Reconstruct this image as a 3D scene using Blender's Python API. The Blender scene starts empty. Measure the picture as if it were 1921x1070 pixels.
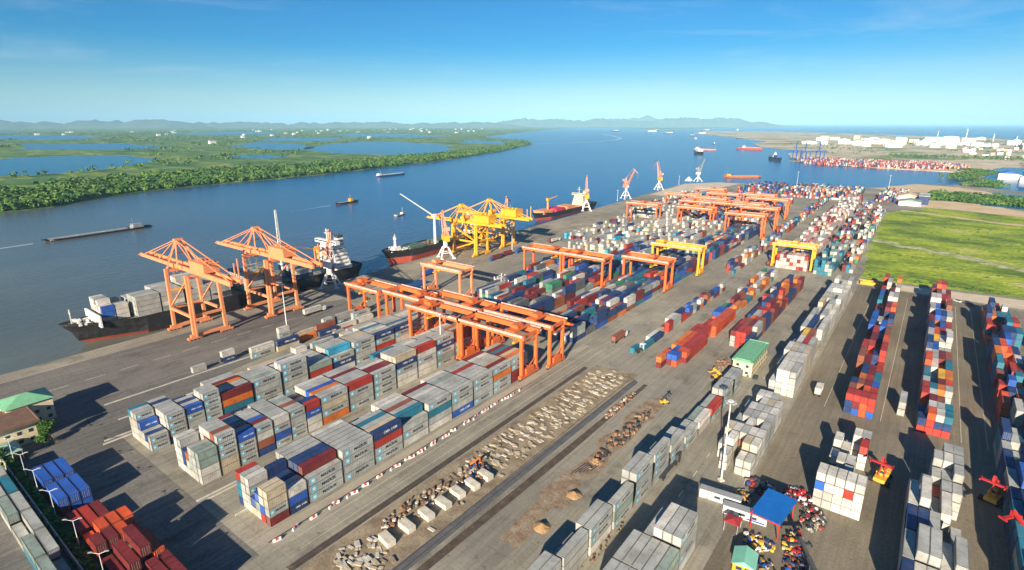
import bpy, bmesh, math, random
from mathutils import Vector, Matrix
random.seed(11)
R = math.radians
sc = bpy.context.scene
COL = sc.collection

# ------------------------------------------------------------------ camera, world, sun
CAMH = 112.0
YAW = R(37.2); PITCH = math.atan(303/1032)
cd = bpy.data.cameras.new('camera'); cam = bpy.data.objects.new('camera', cd); COL.objects.link(cam)
cam.location = (0, 0, CAMH); cam.rotation_euler = (math.pi/2-PITCH, 0, YAW)
cd.sensor_width = 36; cd.lens = 1032/1921*36; cd.clip_start = 1; cd.clip_end = 400000
sc.camera = cam
SUN_EL = 20.5; SUN_AZ = 17.0
w = bpy.data.worlds.new('World'); sc.world = w; w.use_nodes = True
nt = w.node_tree; bg = nt.nodes['Background']
sky = nt.nodes.new('ShaderNodeTexSky'); sky.sky_type = 'NISHITA'; sky.sun_disc = False
sky.sun_elevation = R(SUN_EL); sky.sun_rotation = R(180-SUN_AZ)
sky.altitude = 100; sky.air_density = 1.0; sky.dust_density = 0.0; sky.ozone_density = 5.0
hs = nt.nodes.new('ShaderNodeHueSaturation'); hs.inputs['Saturation'].default_value = 1.6; hs.inputs['Hue'].default_value = 0.507
nt.links.new(sky.outputs[0], hs.inputs['Color'])
tc = nt.nodes.new('ShaderNodeTexCoord'); mpw = nt.nodes.new('ShaderNodeMapping'); mpw.inputs['Rotation'].default_value = (0, .25, -.4); mpw.inputs['Scale'].default_value = (1.2, 1.2, 9)
nt.links.new(tc.outputs['Generated'], mpw.inputs[0])
nw = nt.nodes.new('ShaderNodeTexNoise'); nw.inputs['Scale'].default_value = 2.6; nw.inputs['Detail'].default_value = 9; nw.inputs['Roughness'].default_value = .6; nw.inputs['Distortion'].default_value = .6
nt.links.new(mpw.outputs[0], nw.inputs['Vector'])
rw = nt.nodes.new('ShaderNodeMapRange'); rw.inputs[1].default_value = .52; rw.inputs[2].default_value = .78; rw.inputs[4].default_value = .30
nt.links.new(nw.outputs['Fac'], rw.inputs[0])
mw = nt.nodes.new('ShaderNodeMix'); mw.data_type = 'RGBA'; mw.inputs[7].default_value = (7, 8, 9, 1)
nt.links.new(rw.outputs[0], mw.inputs[0]); nt.links.new(hs.outputs[0], mw.inputs[6]); nt.links.new(mw.outputs[2], bg.inputs[0])
bg.inputs[1].default_value = 0.046
sd = bpy.data.lights.new('sun', 'SUN'); so = bpy.data.objects.new('sun', sd); COL.objects.link(so)
sd.energy = 5.0; sd.angle = R(0.5); sd.color = (1.0, 0.86, 0.67)
so.rotation_euler = (R(90-SUN_EL), 0, R(SUN_AZ))
sc.view_settings.view_transform = 'Standard'; sc.view_settings.look = 'None'
sc.view_settings.exposure = 1.1; sc.view_settings.gamma = 1.0
sc.cycles.max_bounces = 4; sc.cycles.volume_bounces = 0

# ------------------------------------------------------------------ helpers
def tag(o, label=None, cat=None, group=None, kind=None):
    if label: o['label'] = label
    if cat: o['category'] = cat
    if group: o['group'] = group
    if kind: o['kind'] = kind
    return o
def empty(name, loc=(0,0,0), rz=0, label=None, cat=None, group=None):
    o = bpy.data.objects.new(name, None); COL.objects.link(o)
    o.location = loc; o.rotation_euler = (0, 0, rz); o.empty_display_size = .5
    return tag(o, label, cat, group)
def link(name, me, parent=None, loc=None):
    o = bpy.data.objects.new(name, me); COL.objects.link(o)
    if parent is not None: o.parent = parent
    if loc: o.location = loc
    return o
def copy_tree(o, parent=None):
    c = o.copy(); COL.objects.link(c); c.parent = parent
    for ch in list(o.children): copy_tree(ch, c)
    return c
class MB:
    def __init__(s): s.v = []; s.f = []; s.m = []
    def add(s, vs, fs, m=0):
        b = len(s.v); s.v += [tuple(p) for p in vs]
        for f in fs: s.f.append([b+i for i in f]); s.m.append(m)
        return s
    def box(s, x0, y0, z0, x1, y1, z1, m=0):
        vs = [(x0,y0,z0),(x1,y0,z0),(x1,y1,z0),(x0,y1,z0),(x0,y0,z1),(x1,y0,z1),(x1,y1,z1),(x0,y1,z1)]
        return s.add(vs, [(3,2,1,0),(4,5,6,7),(0,1,5,4),(1,2,6,5),(2,3,7,6),(3,0,4,7)], m)
    def bar(s, p, q, w, h=None, m=0):
        h = h or w; p = Vector(p); q = Vector(q); d = (q-p)
        if d.length < 1e-6: return s
        d.normalize(); up = Vector((0,0,1)) if abs(d.z) < .95 else Vector((0,1,0))
        a = d.cross(up).normalized(); b = a.cross(d).normalized()
        vs = []
        for c in (p, q):
            for i, j in ((-1,-1),(1,-1),(1,1),(-1,1)): vs.append(c + a*(i*w/2) + b*(j*h/2))
        return s.add(vs, [(3,2,1,0),(4,5,6,7),(0,1,5,4),(1,2,6,5),(2,3,7,6),(3,0,4,7)], m)
    def cyl(s, p, q, r, r2=None, n=10, m=0):
        r2 = r if r2 is None else r2; p = Vector(p); q = Vector(q); d = (q-p).normalized()
        up = Vector((0,0,1)) if abs(d.z) < .95 else Vector((0,1,0))
        a = d.cross(up).normalized(); b = a.cross(d).normalized(); vs = []
        for c, rr in ((p, r), (q, r2)):
            for i in range(n):
                t = 2*math.pi*i/n; vs.append(c + a*(math.cos(t)*rr) + b*(math.sin(t)*rr))
        fs = [(i, (i+1) % n, n+(i+1) % n, n+i) for i in range(n)] + [tuple(range(n))[::-1], tuple(range(n, 2*n))]
        return s.add(vs, fs, m)
    def prism(s, pts, z0, z1, m=0):
        n = len(pts); vs = [(x, y, z0) for x, y in pts] + [(x, y, z1) for x, y in pts]
        fs = [(i, (i+1) % n, n+(i+1) % n, n+i) for i in range(n)] + [tuple(range(n))[::-1], tuple(range(n, 2*n))]
        return s.add(vs, fs, m)
    def mesh(s, name, mats, smooth=False):
        me = bpy.data.meshes.new(name); me.from_pydata(s.v, [], s.f)
        for k in (mats if isinstance(mats, (list, tuple)) else [mats]): me.materials.append(k)
        me.polygons.foreach_set('material_index', s.m)
        if smooth: me.polygons.foreach_set('use_smooth', [True]*len(s.f))
        me.update(); return me
    def build(s, name, mats, parent=None, loc=None, smooth=False):
        return link(name, s.mesh(name, mats, smooth), parent, loc)

# ------------------------------------------------------------------ materials
def mat(name, col, rough=.7, var=.12, scale=.25, dirt=None, dirt_amt=.35, metal=0, spec=.4, detail=4, bump=0, bscale=1.0):
    m = bpy.data.materials.new(name); m.use_nodes = True; t = m.node_tree; N = t.nodes; L = t.links
    b = N['Principled BSDF']; b.inputs['Roughness'].default_value = rough; b.inputs['Metallic'].default_value = metal
    b.inputs['Specular IOR Level'].default_value = spec
    g = N.new('ShaderNodeNewGeometry')
    n1 = N.new('ShaderNodeTexNoise'); n1.inputs['Scale'].default_value = scale; n1.inputs['Detail'].default_value = detail
    L.new(g.outputs['Position'], n1.inputs['Vector'])
    r = N.new('ShaderNodeMapRange'); r.inputs[1].default_value = .3; r.inputs[2].default_value = .7
    r.inputs[3].default_value = 1-var; r.inputs[4].default_value = 1+var
    L.new(n1.outputs['Fac'], r.inputs[0])
    mx = N.new('ShaderNodeMix'); mx.data_type = 'RGBA'; mx.blend_type = 'MULTIPLY'; mx.inputs[0].default_value = 1
    mx.inputs[6].default_value = (*col, 1)
    cb = N.new('ShaderNodeCombineColor'); 
    for i in range(3): L.new(r.outputs[0], cb.inputs[i])
    L.new(cb.outputs[0], mx.inputs[7]); out = mx.outputs[2]
    if dirt:
        n2 = N.new('ShaderNodeTexNoise'); n2.inputs['Scale'].default_value = scale*4.3; n2.inputs['Detail'].default_value = 6; n2.inputs['Roughness'].default_value = .65
        L.new(g.outputs['Position'], n2.inputs['Vector'])
        r2 = N.new('ShaderNodeMapRange'); r2.inputs[1].default_value = .48; r2.inputs[2].default_value = .72; r2.inputs[4].default_value = dirt_amt
        L.new(n2.outputs['Fac'], r2.inputs[0])
        m2 = N.new('ShaderNodeMix'); m2.data_type = 'RGBA'; L.new(r2.outputs[0], m2.inputs[0]); L.new(out, m2.inputs[6]); m2.inputs[7].default_value = (*dirt, 1)
        out = m2.outputs[2]
    L.new(out, b.inputs['Base Color'])
    if bump:
        n3 = N.new('ShaderNodeTexNoise'); n3.inputs['Scale'].default_value = bscale; n3.inputs['Detail'].default_value = 5
        L.new(g.outputs['Position'], n3.inputs['Vector'])
        bp = N.new('ShaderNodeBump'); bp.inputs['Strength'].default_value = bump; bp.inputs['Distance'].default_value = 1
        L.new(n3.outputs['Fac'], bp.inputs['Height']); L.new(bp.outputs[0], b.inputs['Normal'])
    return m
def ramp_mat(name, stops, scale, rough=.9, stretch=(1,1,1), rot=0, detail=8, fine=None, bump=0, bscale=1, spec=.3):
    """base colour from a noise run through a colour ramp, times a finer noise"""
    m = bpy.data.materials.new(name); m.use_nodes = True; t = m.node_tree; N = t.nodes; L = t.links
    b = N['Principled BSDF']; b.inputs['Roughness'].default_value = rough; b.inputs['Specular IOR Level'].default_value = spec
    g = N.new('ShaderNodeNewGeometry'); mp = N.new('ShaderNodeMapping')
    mp.inputs['Scale'].default_value = stretch; mp.inputs['Rotation'].default_value = (0, 0, rot)
    L.new(g.outputs['Position'], mp.inputs['Vector'])
    n = N.new('ShaderNodeTexNoise'); n.inputs['Scale'].default_value = scale; n.inputs['Detail'].default_value = detail; n.inputs['Roughness'].default_value = .6
    L.new(mp.outputs[0], n.inputs['Vector'])
    cr = N.new('ShaderNodeValToRGB'); e = cr.color_ramp.elements
    while len(e) < len(stops): e.new(.5)
    for i, (p, c) in enumerate(stops): e[i].position = p; e[i].color = (*c, 1)
    L.new(n.outputs['Fac'], cr.inputs[0]); out = cr.outputs[0]
    if fine:
        n2 = N.new('ShaderNodeTexNoise'); n2.inputs['Scale'].default_value = fine[0]; n2.inputs['Detail'].default_value = 6; n2.inputs['Roughness'].default_value = .7
        L.new(g.outputs['Position'], n2.inputs['Vector'])
        r = N.new('ShaderNodeMapRange'); r.inputs[1].default_value = .3; r.inputs[2].default_value = .7; r.inputs[3].default_value = 1-fine[1]; r.inputs[4].default_value = 1+fine[1]
        L.new(n2.outputs['Fac'], r.inputs[0]); cb = N.new('ShaderNodeCombineColor')
        for i in range(3): L.new(r.outputs[0], cb.inputs[i])
        mx = N.new('ShaderNodeMix'); mx.data_type = 'RGBA'; mx.blend_type = 'MULTIPLY'; mx.inputs[0].default_value = 1
        L.new(out, mx.inputs[6]); L.new(cb.outputs[0], mx.inputs[7]); out = mx.outputs[2]
    L.new(out, b.inputs['Base Color'])
    if bump:
        n3 = N.new('ShaderNodeTexNoise'); n3.inputs['Scale'].default_value = bscale; n3.inputs['Detail'].default_value = 5
        L.new(g.outputs['Position'], n3.inputs['Vector'])
        bp = N.new('ShaderNodeBump'); bp.inputs['Strength'].default_value = bump; bp.inputs['Distance'].default_value = 1.5
        L.new(n3.outputs['Fac'], bp.inputs['Height']); L.new(bp.outputs[0], b.inputs['Normal'])
    return m

RUST = (.16, .07, .035)
CC = {'light grey': (.37,.385,.36), 'white': (.56,.545,.49), 'beige': (.48,.41,.29), 'dark blue': (.010,.045,.15), 'blue': (.015,.10,.42),
      'teal': (.015,.17,.25), 'pale blue': (.03,.36,.55), 'red': (.38,.035,.025), 'maroon': (.17,.020,.024), 'orange': (.62,.17,.028),
      'brown': (.26,.085,.045), 'green': (.035,.22,.12), 'grey green': (.24,.31,.27), 'yellow': (.75,.43,.05), 'dark grey': (.11,.13,.14),
      'pink': (.60,.36,.32), 'orange red': (.60,.085,.022)}
CM = {k: mat('paint '+k, v, rough=.6, var=.24, scale=.16, dirt=RUST if k not in ('white','light grey','beige') else (.20,.15,.10), dirt_amt=.5) for k, v in CC.items()}
FM = {k: mat('frame '+k, tuple(c*.5 for c in v), rough=.7, var=.3, scale=.5, dirt=RUST, dirt_amt=.7) for k, v in CC.items()}  # rusty rails, darkened further to paint in the shadow lines between tiers
M_ink = mat('dark lettering', (.02,.03,.05), .6, .05)
M_wht = mat('white paint', (.75,.75,.72), .5, .08, dirt=(.35,.27,.2), dirt_amt=.3)
M_sky = mat('light blue logo', (.12,.48,.62), .6, .05)
M_crane = mat('crane orange paint', (.66,.145,.035), .5, .1, .2, dirt=(.35,.12,.05), dirt_amt=.35)
M_walk = mat('dusty walkway paint', (.52,.38,.32), .7, .3, .6, dirt=(.3,.12,.06), dirt_amt=.7)
M_sts = mat('faded orange crane paint', (.72,.27,.12), .55, .1, .2, dirt=(.45,.16,.08), dirt_amt=.35)
M_yel = mat('crane yellow paint', (.78,.38,.025), .5, .1, .2, dirt=(.4,.2,.05), dirt_amt=.3)
M_pink = mat('faded red lead paint', (.75,.33,.22), .6, .12, .3, dirt=(.4,.15,.1), dirt_amt=.3)
M_dark = mat('dark steel', (.05,.055,.06), .6, .2)
M_steel = mat('grey steel', (.32,.33,.33), .5, .15)
M_rub = mat('rubber', (.02,.02,.02), .85, .1)
M_glass = mat('window glass', (.03,.05,.07), .15, .05, spec=.8)
M_redm = mat('machine red paint', (.46,.03,.028), .45, .1)
M_conc = mat('pale concrete', (.55,.52,.45), .9, .15, .5, dirt=(.3,.26,.2), dirt_amt=.4)
M_hullk = mat('black hull paint', (.018,.02,.024), .45, .3, .15, dirt=(.10,.05,.03), dirt_amt=.4)
M_hullr = mat('red bottom paint', (.42,.075,.045), .6, .15, .15, dirt=(.2,.07,.04), dirt_amt=.4)
M_hullb = mat('blue hull paint', (.02,.07,.2), .5, .2, .15)
M_deck = mat('deck paint', (.16,.14,.11), .8, .25, .4, dirt=(.25,.09,.05), dirt_amt=.5)
M_dgreen = mat('deck green paint', (.07,.13,.10), .8, .25, .4)
M_groof = mat('green roof sheet', (.16,.42,.24), .6, .12, .6, dirt=(.35,.3,.2), dirt_amt=.35)
M_broof = mat('brown roof', (.17,.10,.065), .9, .2, .4, dirt=(.08,.06,.05), dirt_amt=.4)
M_cream = mat('cream wall', (.68,.58,.38), .8, .12, .5, dirt=(.4,.3,.2), dirt_amt=.3)
M_blucan = mat('blue tarpaulin', (.01,.14,.48), .5, .1, .4)
M_leaf = ramp_mat('leaves', [(.3,(.03,.085,.014)),(.5,(.06,.15,.022)),(.7,(.13,.22,.035))], .9, .8)
M_leaf2 = ramp_mat('mangrove leaves', [(.32,(.022,.07,.018)),(.45,(.05,.13,.022)),(.56,(.11,.20,.035)),(.68,(.05,.11,.03))], .03, .85, fine=(.3,.35))
M_trunk = mat('bark', (.09,.065,.045), .9, .2)
ASPH = [(.28,(.21,.197,.16)),(.45,(.285,.265,.21)),(.6,(.35,.323,.25)),(.78,(.43,.39,.30))]
def add_wear(m, streak=.15, joint=.2, jx=5.0, jy=6.0, stain=.55):
    """tyre streaks along the lanes, slab joints, patches and oil stains worked into the pavement itself"""
    t = m.node_tree; N = t.nodes; L = t.links; b = N['Principled BSDF']; src = b.inputs['Base Color'].links[0].from_socket
    g = N.new('ShaderNodeNewGeometry')
    def noise(sc, scale, det=5, rg=.6):
        mp = N.new('ShaderNodeMapping'); mp.inputs['Scale'].default_value = sc; L.new(g.outputs['Position'], mp.inputs[0])
        n = N.new('ShaderNodeTexNoise'); n.inputs['Scale'].default_value = scale; n.inputs['Detail'].default_value = det; n.inputs['Roughness'].default_value = rg; L.new(mp.outputs[0], n.inputs['Vector']); return n.outputs['Fac']
    def rng(f, a, b_, c, d):
        r = N.new('ShaderNodeMapRange'); r.inputs[1].default_value = a; r.inputs[2].default_value = b_; r.inputs[3].default_value = c; r.inputs[4].default_value = d; L.new(f, r.inputs[0]); return r.outputs[0]
    def mul(a, b_):
        x = N.new('ShaderNodeMath'); x.operation = 'MULTIPLY'; L.new(a, x.inputs[0]); L.new(b_, x.inputs[1]); return x.outputs[0]
    f = rng(noise((1,.03,1), .9, 4), .35, .65, 1-streak, 1+streak*.6)
    f = mul(f, rng(noise((1,.6,1), .09, 8, .7), .53, .70, 1, stain)); f = mul(f, rng(noise((1,1,1), .012, 4, .5), .35, .65, .84, 1.1))
    f = mul(f, rng(noise((1,1,1), .5, 3), .66, .72, 1, .6))
    br = N.new('ShaderNodeTexBrick'); br.offset = 0; br.inputs['Scale'].default_value = 1; br.inputs['Brick Width'].default_value = jx; br.inputs['Row Height'].default_value = jy
    br.inputs['Mortar Size'].default_value = .05; br.inputs['Color1'].default_value = (1,1,1,1); br.inputs['Color2'].default_value = (.90,.90,.90,1); br.inputs['Mortar'].default_value = (1-joint*2,)*3+(1,)
    L.new(g.outputs['Position'], br.inputs['Vector'])
    cb = N.new('ShaderNodeCombineColor')
    for i in range(3): L.new(f, cb.inputs[i])
    m1 = N.new('ShaderNodeMix'); m1.data_type = 'RGBA'; m1.blend_type = 'MULTIPLY'; m1.inputs[0].default_value = 1; L.new(src, m1.inputs[6]); L.new(cb.outputs[0], m1.inputs[7])
    m2 = N.new('ShaderNodeMix'); m2.data_type = 'RGBA'; m2.blend_type = 'MULTIPLY'; m2.inputs[0].default_value = 1; L.new(m1.outputs[2], m2.inputs[6]); L.new(br.outputs['Color'], m2.inputs[7])
    L.new(m2.outputs[2], b.inputs['Base Color']); return m
M_yard = add_wear(ramp_mat('yard concrete', ASPH, .022, .92, fine=(1.1,.16)))
M_asph = ramp_mat('worn asphalt', [(.3,(.135,.130,.120)),(.5,(.175,.168,.150)),(.7,(.23,.215,.185))], .03, .92, (1,.35,1), fine=(.9,.22)); add_wear(M_asph, .2, .2, 7, 9)
M_asph2 = ramp_mat('brown asphalt', [(.3,(.17,.145,.105)),(.5,(.225,.195,.14)),(.7,(.28,.24,.175))], .04, .92, (1,.3,1), fine=(1.3,.25)); add_wear(M_asph2, .14, .05, 9, 11, .75)
M_lane = ramp_mat('lane concrete', [(.3,(.30,.27,.21)),(.5,(.36,.32,.25)),(.7,(.42,.375,.29))], .12, .9, fine=(1.5,.15))
M_ballast = ramp_mat('rail bed', [(.3,(.060,.045,.032)),(.55,(.10,.075,.055)),(.75,(.17,.13,.09))], .35, .95, fine=(2.2,.35))
M_path = ramp_mat('dark strip', [(.3,(.085,.09,.095)),(.55,(.12,.12,.12)),(.75,(.17,.155,.13))], .3, .95, fine=(2,.3))
M_soil = ramp_mat('soil', [(.25,(.13,.10,.065)),(.45,(.24,.19,.125)),(.6,(.33,.27,.18)),(.8,(.42,.35,.24))], .16, .95, fine=(1.4,.35))
M_debris = ramp_mat('brown debris', [(.3,(.16,.10,.06)),(.5,(.27,.20,.13)),(.7,(.36,.30,.22))], .3, .95, fine=(1.6,.4))
M_sand = ramp_mat('sand', [(.3,(.50,.36,.20)),(.5,(.62,.47,.28)),(.75,(.70,.58,.38))], .03, .95, fine=(.3,.15))
M_grass = ramp_mat('field grass', [(.30,(.06,.12,.015)),(.42,(.15,.23,.018)),(.52,(.27,.36,.022)),(.61,(.38,.44,.035)),(.70,(.50,.46,.18))], .03, .95, (.6,1,1), .5, fine=(.22,.5), bump=1, bscale=.3)
M_plain = ramp_mat('marsh plain', [(.28,(.02,.08,.04)),(.38,(.04,.13,.03)),(.45,(.09,.19,.03)),(.50,(.22,.27,.06)),(.54,(.05,.14,.03)),(.62,(.10,.20,.04)),(.70,(.03,.11,.05))], .0035, .95, (.55,1.7,1), .9, fine=(.015,.6))
M_pland = ramp_mat('port land', [(.3,(.10,.20,.06)),(.42,(.22,.27,.10)),(.5,(.55,.44,.30)),(.6,(.62,.52,.38)),(.72,(.10,.20,.07))], .0035, .95, fine=(.03,.25))
M_hill = ramp_mat('hill woods', [(.3,(.07,.11,.08)),(.6,(.11,.15,.10)),(.8,(.18,.19,.14))], .002, .95)

def water_mat(name, deep, rough=.22, s1=.045, bumpd=.6, silt=None):
    m = bpy.data.materials.new(name); m.use_nodes = True; t = m.node_tree; N = t.nodes; L = t.links
    b = N['Principled BSDF']; b.inputs['Roughness'].default_value = rough; b.inputs['IOR'].default_value = 1.33
    g = N.new('ShaderNodeNewGeometry'); mp = N.new('ShaderNodeMapping'); mp.inputs['Rotation'].default_value = (0,0,.5); mp.inputs['Scale'].default_value = (1,.45,1)
    L.new(g.outputs['Position'], mp.inputs[0])
    n = N.new('ShaderNodeTexNoise'); n.inputs['Scale'].default_value = s1*4; n.inputs['Detail'].default_value = 7; n.inputs['Roughness'].default_value = .6
    L.new(mp.outputs[0], n.inputs['Vector'])
    bp = N.new('ShaderNodeBump'); bp.inputs['Strength'].default_value = bumpd; bp.inputs['Distance'].default_value = .7
    L.new(n.outputs['Fac'], bp.inputs['Height']); L.new(bp.outputs[0], b.inputs['Normal'])
    n2 = N.new('ShaderNodeTexNoise'); n2.inputs['Scale'].default_value = .004; n2.inputs['Detail'].default_value = 9; n2.inputs['Roughness'].default_value = .62
    mp2 = N.new('ShaderNodeMapping'); mp2.inputs['Rotation'].default_value = (0,0,-.2); mp2.inputs['Scale'].default_value = (1.6,.5,1)
    L.new(g.outputs['Position'], mp2.inputs[0]); L.new(mp2.outputs[0], n2.inputs['Vector'])
    cr = N.new('ShaderNodeValToRGB'); e = cr.color_ramp.elements
    e[0].position = .3; e[0].color = (*[c*.8 for c in deep], 1); e[1].position = .72; e[1].color = (*[c*1.25 for c in deep], 1)
    L.new(n2.outputs['Fac'], cr.inputs[0]); L.new(cr.outputs[0], b.inputs['Base Color'])
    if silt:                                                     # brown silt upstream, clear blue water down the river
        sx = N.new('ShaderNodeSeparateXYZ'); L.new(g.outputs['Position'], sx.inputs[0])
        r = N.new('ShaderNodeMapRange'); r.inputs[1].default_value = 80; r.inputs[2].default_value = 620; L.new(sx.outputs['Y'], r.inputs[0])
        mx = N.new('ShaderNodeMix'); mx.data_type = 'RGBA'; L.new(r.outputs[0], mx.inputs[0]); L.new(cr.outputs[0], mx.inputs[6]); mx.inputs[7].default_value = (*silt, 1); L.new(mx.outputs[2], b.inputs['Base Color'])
    return m
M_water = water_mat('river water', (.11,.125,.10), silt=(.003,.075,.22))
M_pond = water_mat('pond water', (.010,.13,.24), .25, .06, .5)

# ------------------------------------------------------------------ the setting
def sheet(name, pts, z, m, kind='structure', depth=0):
    mb = MB()
    if depth: mb.prism(pts, z-depth, z)
    else: mb.add([(x, y, z) for x, y in pts], [tuple(range(len(pts)))])
    me = mb.mesh(name, m)
    bm = bmesh.new(); bm.from_mesh(me); bmesh.ops.recalc_face_normals(bm, faces=bm.faces)
    if not depth:
        for f in bm.faces:
            if f.normal.z < 0: f.normal_flip()
    bm.to_mesh(me); bm.free()
    return tag(link(name, me), kind=kind)
def rough_edge(pts, amp, step, seed=1, closed=True):
    rnd = random.Random(seed); out = []; n = len(pts)
    for i in range(n if closed else n-1):
        a = Vector(pts[i]); b = Vector(pts[(i+1) % n]); L = (b-a).length; k = max(1, int(L/step))
        k = min(k, 30)
        for j in range(k):
            p = a.lerp(b, j/k)
            if j: p += Vector((rnd.uniform(-1,1), rnd.uniform(-1,1)))*min(amp, L/k*.4)
            out.append((p.x, p.y))
    if not closed: out.append(tuple(pts[-1]))
    return out
BIG = 140000
sheet('water', [(-BIG,-2000),(BIG,-2000),(BIG,BIG),(-BIG,BIG)], -3, M_water)
YP = [(-330,-260),(-330,50),(-331,95),(-339,268),(-354,506),(-389,1058),(-341,1133),(-263,1142),(-198,1144),(-145,1140),(-78,1213),(-27,1325),(30,1340),
      (48,1402),(66,1640),(60,1700),(160,1900),(700,2300),(900,-260)]
sheet('ground', YP, 0, M_yard, depth=3.6)
sheet('grass_field', rough_edge([(-33,478),(-4,480),(27,483),(60,484),(120,486),(330,500),(500,900),(330,940),(126,902),(96,925),(50,944),(-1,953),(-25,905),(-45,863),(-41,725),(-37,566)], 3, 15, 3), .016, M_grass)
sheet('sand', rough_edge([(-10,1051),(65,1045),(101,990),(134,975),(500,900),(330,936),(126,905),(96,928),(50,946),(-12,955)], 5, 20, 5), .008, M_sand)
sheet('sand_bank', rough_edge([(-86,1190),(-27,1321),(38,1301),(79,1231),(68,1137),(-7,1166),(-51,1152)], 6, 20, 6), .02, M_sand)
sheet('creek', rough_edge([(57,1030),(81,1020),(102,1012),(400,900),(500,1060),(240,1190),(119,1218),(87,1240),(64,1190),(68,1112)], 5, 25, 7), .012, M_pond)
sheet('shore', rough_edge([(-378,1962),(-275,1861),(-189,1821),(-64,1776),(34,1748),(78,1704),(150,1960),(60,1790),(-60,1800),(-185,1845),(-270,1885),(-360,1985)], 5, 30, 41), -1.88, M_sand)
sheet('basin', rough_edge([(66,1345),(100,1300),(180,1250),(500,1500),(520,2000),(220,1974),(137,1978),(90,1732)], 6, 40, 8), .012, M_pond)
sheet('road', [(-33,458),(40,455),(200,452),(400,452),(400,470),(120,482),(60,479),(-4,474),(-33,476)], .012, mat('pale sand road', (.60,.51,.36), .95, .12, .15, dirt=(.38,.30,.2), dirt_amt=.4))
sheet('sand_track', rough_edge([(-41,650),(-20,630),(20,610),(70,572),(150,560),(150,570),(75,585),(25,626),(-15,642),(-39,662)], 4, 8, 31), .024, ramp_mat('dry reeds', [(.35,(.15,.19,.04)),(.5,(.38,.38,.16)),(.62,(.55,.52,.34)),(.8,(.2,.25,.05))], .12, .95, fine=(.5,.4)))
sheet('sand_track', rough_edge([(-30,900),(10,880),(60,850),(120,840),(120,850),(60,862),(12,890),(-28,908)], 3, 8, 32), .024, M_sand)
sheet('asphalt_yard', [(-31,60),(130,60),(180,250),(200,437),(60,449),(-31,455)], .008, M_asph2)
sheet('asphalt_apron', [(-318,-120),(-227,-120),(-227,30),(-227,70),(-250,110),(-262,200),(-300,210),(-318,160)], .008, M_asph)
sheet('asphalt_street', [(-227,-60),(-128,-60),(-128,56),(-227,56)], .010, M_asph)
sheet('soil_strip', [(-115.5,60),(-96,60),(-94,222),(-115.5,219)], .012, M_soil)
sheet('rail_bed', [(-118.6,58),(-116.0,58),(-116.9,214),(-118.9,214)], .024, M_ballast)
sheet('dark_strip', [(-96.2,60),(-92.6,60),(-91.0,214),(-93.8,216)], .024, M_path)
sheet('rail_bed_east', [(-91,70),(-88.4,70),(-86.5,150),(-86.4,214),(-88.2,214),(-89.5,150)], .028, M_ballast)
sheet('debris_ground', rough_edge([(-81,100),(-74,100),(-73,200),(-77,210),(-81,200)], 2, 6, 9), .020, M_debris)
sheet('crane_lane', [(-134.5,58),(-131.0,58),(-129.5,238),(-133.5,238)], .012, M_lane)
mb = MB()
for x in (-117.9,-116.8): mb.box(x-.08,59,.024,x+.08,213,.16)
for x in (-95.4,-93.6): mb.box(x-.07,62,.024,x+.07,214,.15)
for x in (-130.6,): mb.box(x-.18,60,0,x+.18,176,.14)
tag(mb.build('rail_track', M_dark), kind='structure')
for x, y0, y1 in ((-164.6,56,96),(-162.9,56,96),(-148.9,60,72),(-224.2,50,60),(-226.5,51,60),(-240,60,150),(-258,61,130)):
    MB().box(x-.25,y0,0,x+.25,y1,.35).build('kerb', M_conc)['kind'] = 'structure'
sheet('quay_concrete', [(-370,860),(-322,860),(-300,1125),(-340,1128),(-384,1060)], .012, mat('new concrete', (.58,.52,.42), .9, .12, .05, dirt=(.35,.3,.22), dirt_amt=.4))
sheet('quay_concrete', [(-337,215),(-300,215),(-300,640),(-352,640),(-352,506),(-338,300)], .008, add_wear(ramp_mat('quay concrete', [(.3,(.26,.23,.17)),(.5,(.34,.30,.22)),(.7,(.42,.37,.28))], .05, .92, fine=(.9,.2)), .25, .15, 8, 8))
M_mark = mat('road marking', (.62,.58,.45), .8, .3, 1.5, dirt=(.3,.27,.2), dirt_amt=.8)
mk = MB()
for x in (-20.5,-1.0,24.0,31.5,53.5): mk.box(x-.09,240,.028,x+.09,436,.030)
for x in (-126.4,-121.5): mk.box(x-.08,64,.006,x+.08,236,.008)
for x in (-228.6,-193.5,-160.5): mk.box(x-.08,62,.012,x+.08,182,.014)
for i in range(26): mk.box(-47.2,96+i*13,.010,-46.9,100+i*13,.012)
for i in range(16): mk.box(-292.2,-20+i*14,.014,-291.9,-12+i*14,.016)
tag(mk.build('road_marking', M_mark), kind='structure')
M_foam = mat('foam', (.55,.66,.70), .6, .4, .05)
def wake(pts, w0, w1):
    vs = []; n = len(pts)
    for i, p in enumerate(pts):
        a = Vector(pts[max(0,i-1)]); b = Vector(pts[min(n-1,i+1)]); d = (b-a).normalized(); nn = Vector((-d.y,d.x))*(w0+(w1-w0)*i/(n-1))
        vs += [(p[0]+nn.x,p[1]+nn.y,-2.985),(p[0]-nn.x,p[1]-nn.y,-2.985)]
    tag(MB().add(vs, [(2*i,2*i+1,2*i+3,2*i+2) for i in range(n-1)]).build('wake', M_foam), kind='structure')
wake([(-1905,2700),(-1850,2950),(-1830,3300),(-1900,3750),(-2050,4150),(-2500,4900),(-3000,5600)], 3, 9)
wake([(-706,140),(-703,115),(-700,85),(-699,60)], 1.6, .3)
wake([(-697,480),(-694,450),(-690,410)], 1.0, .2)
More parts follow.
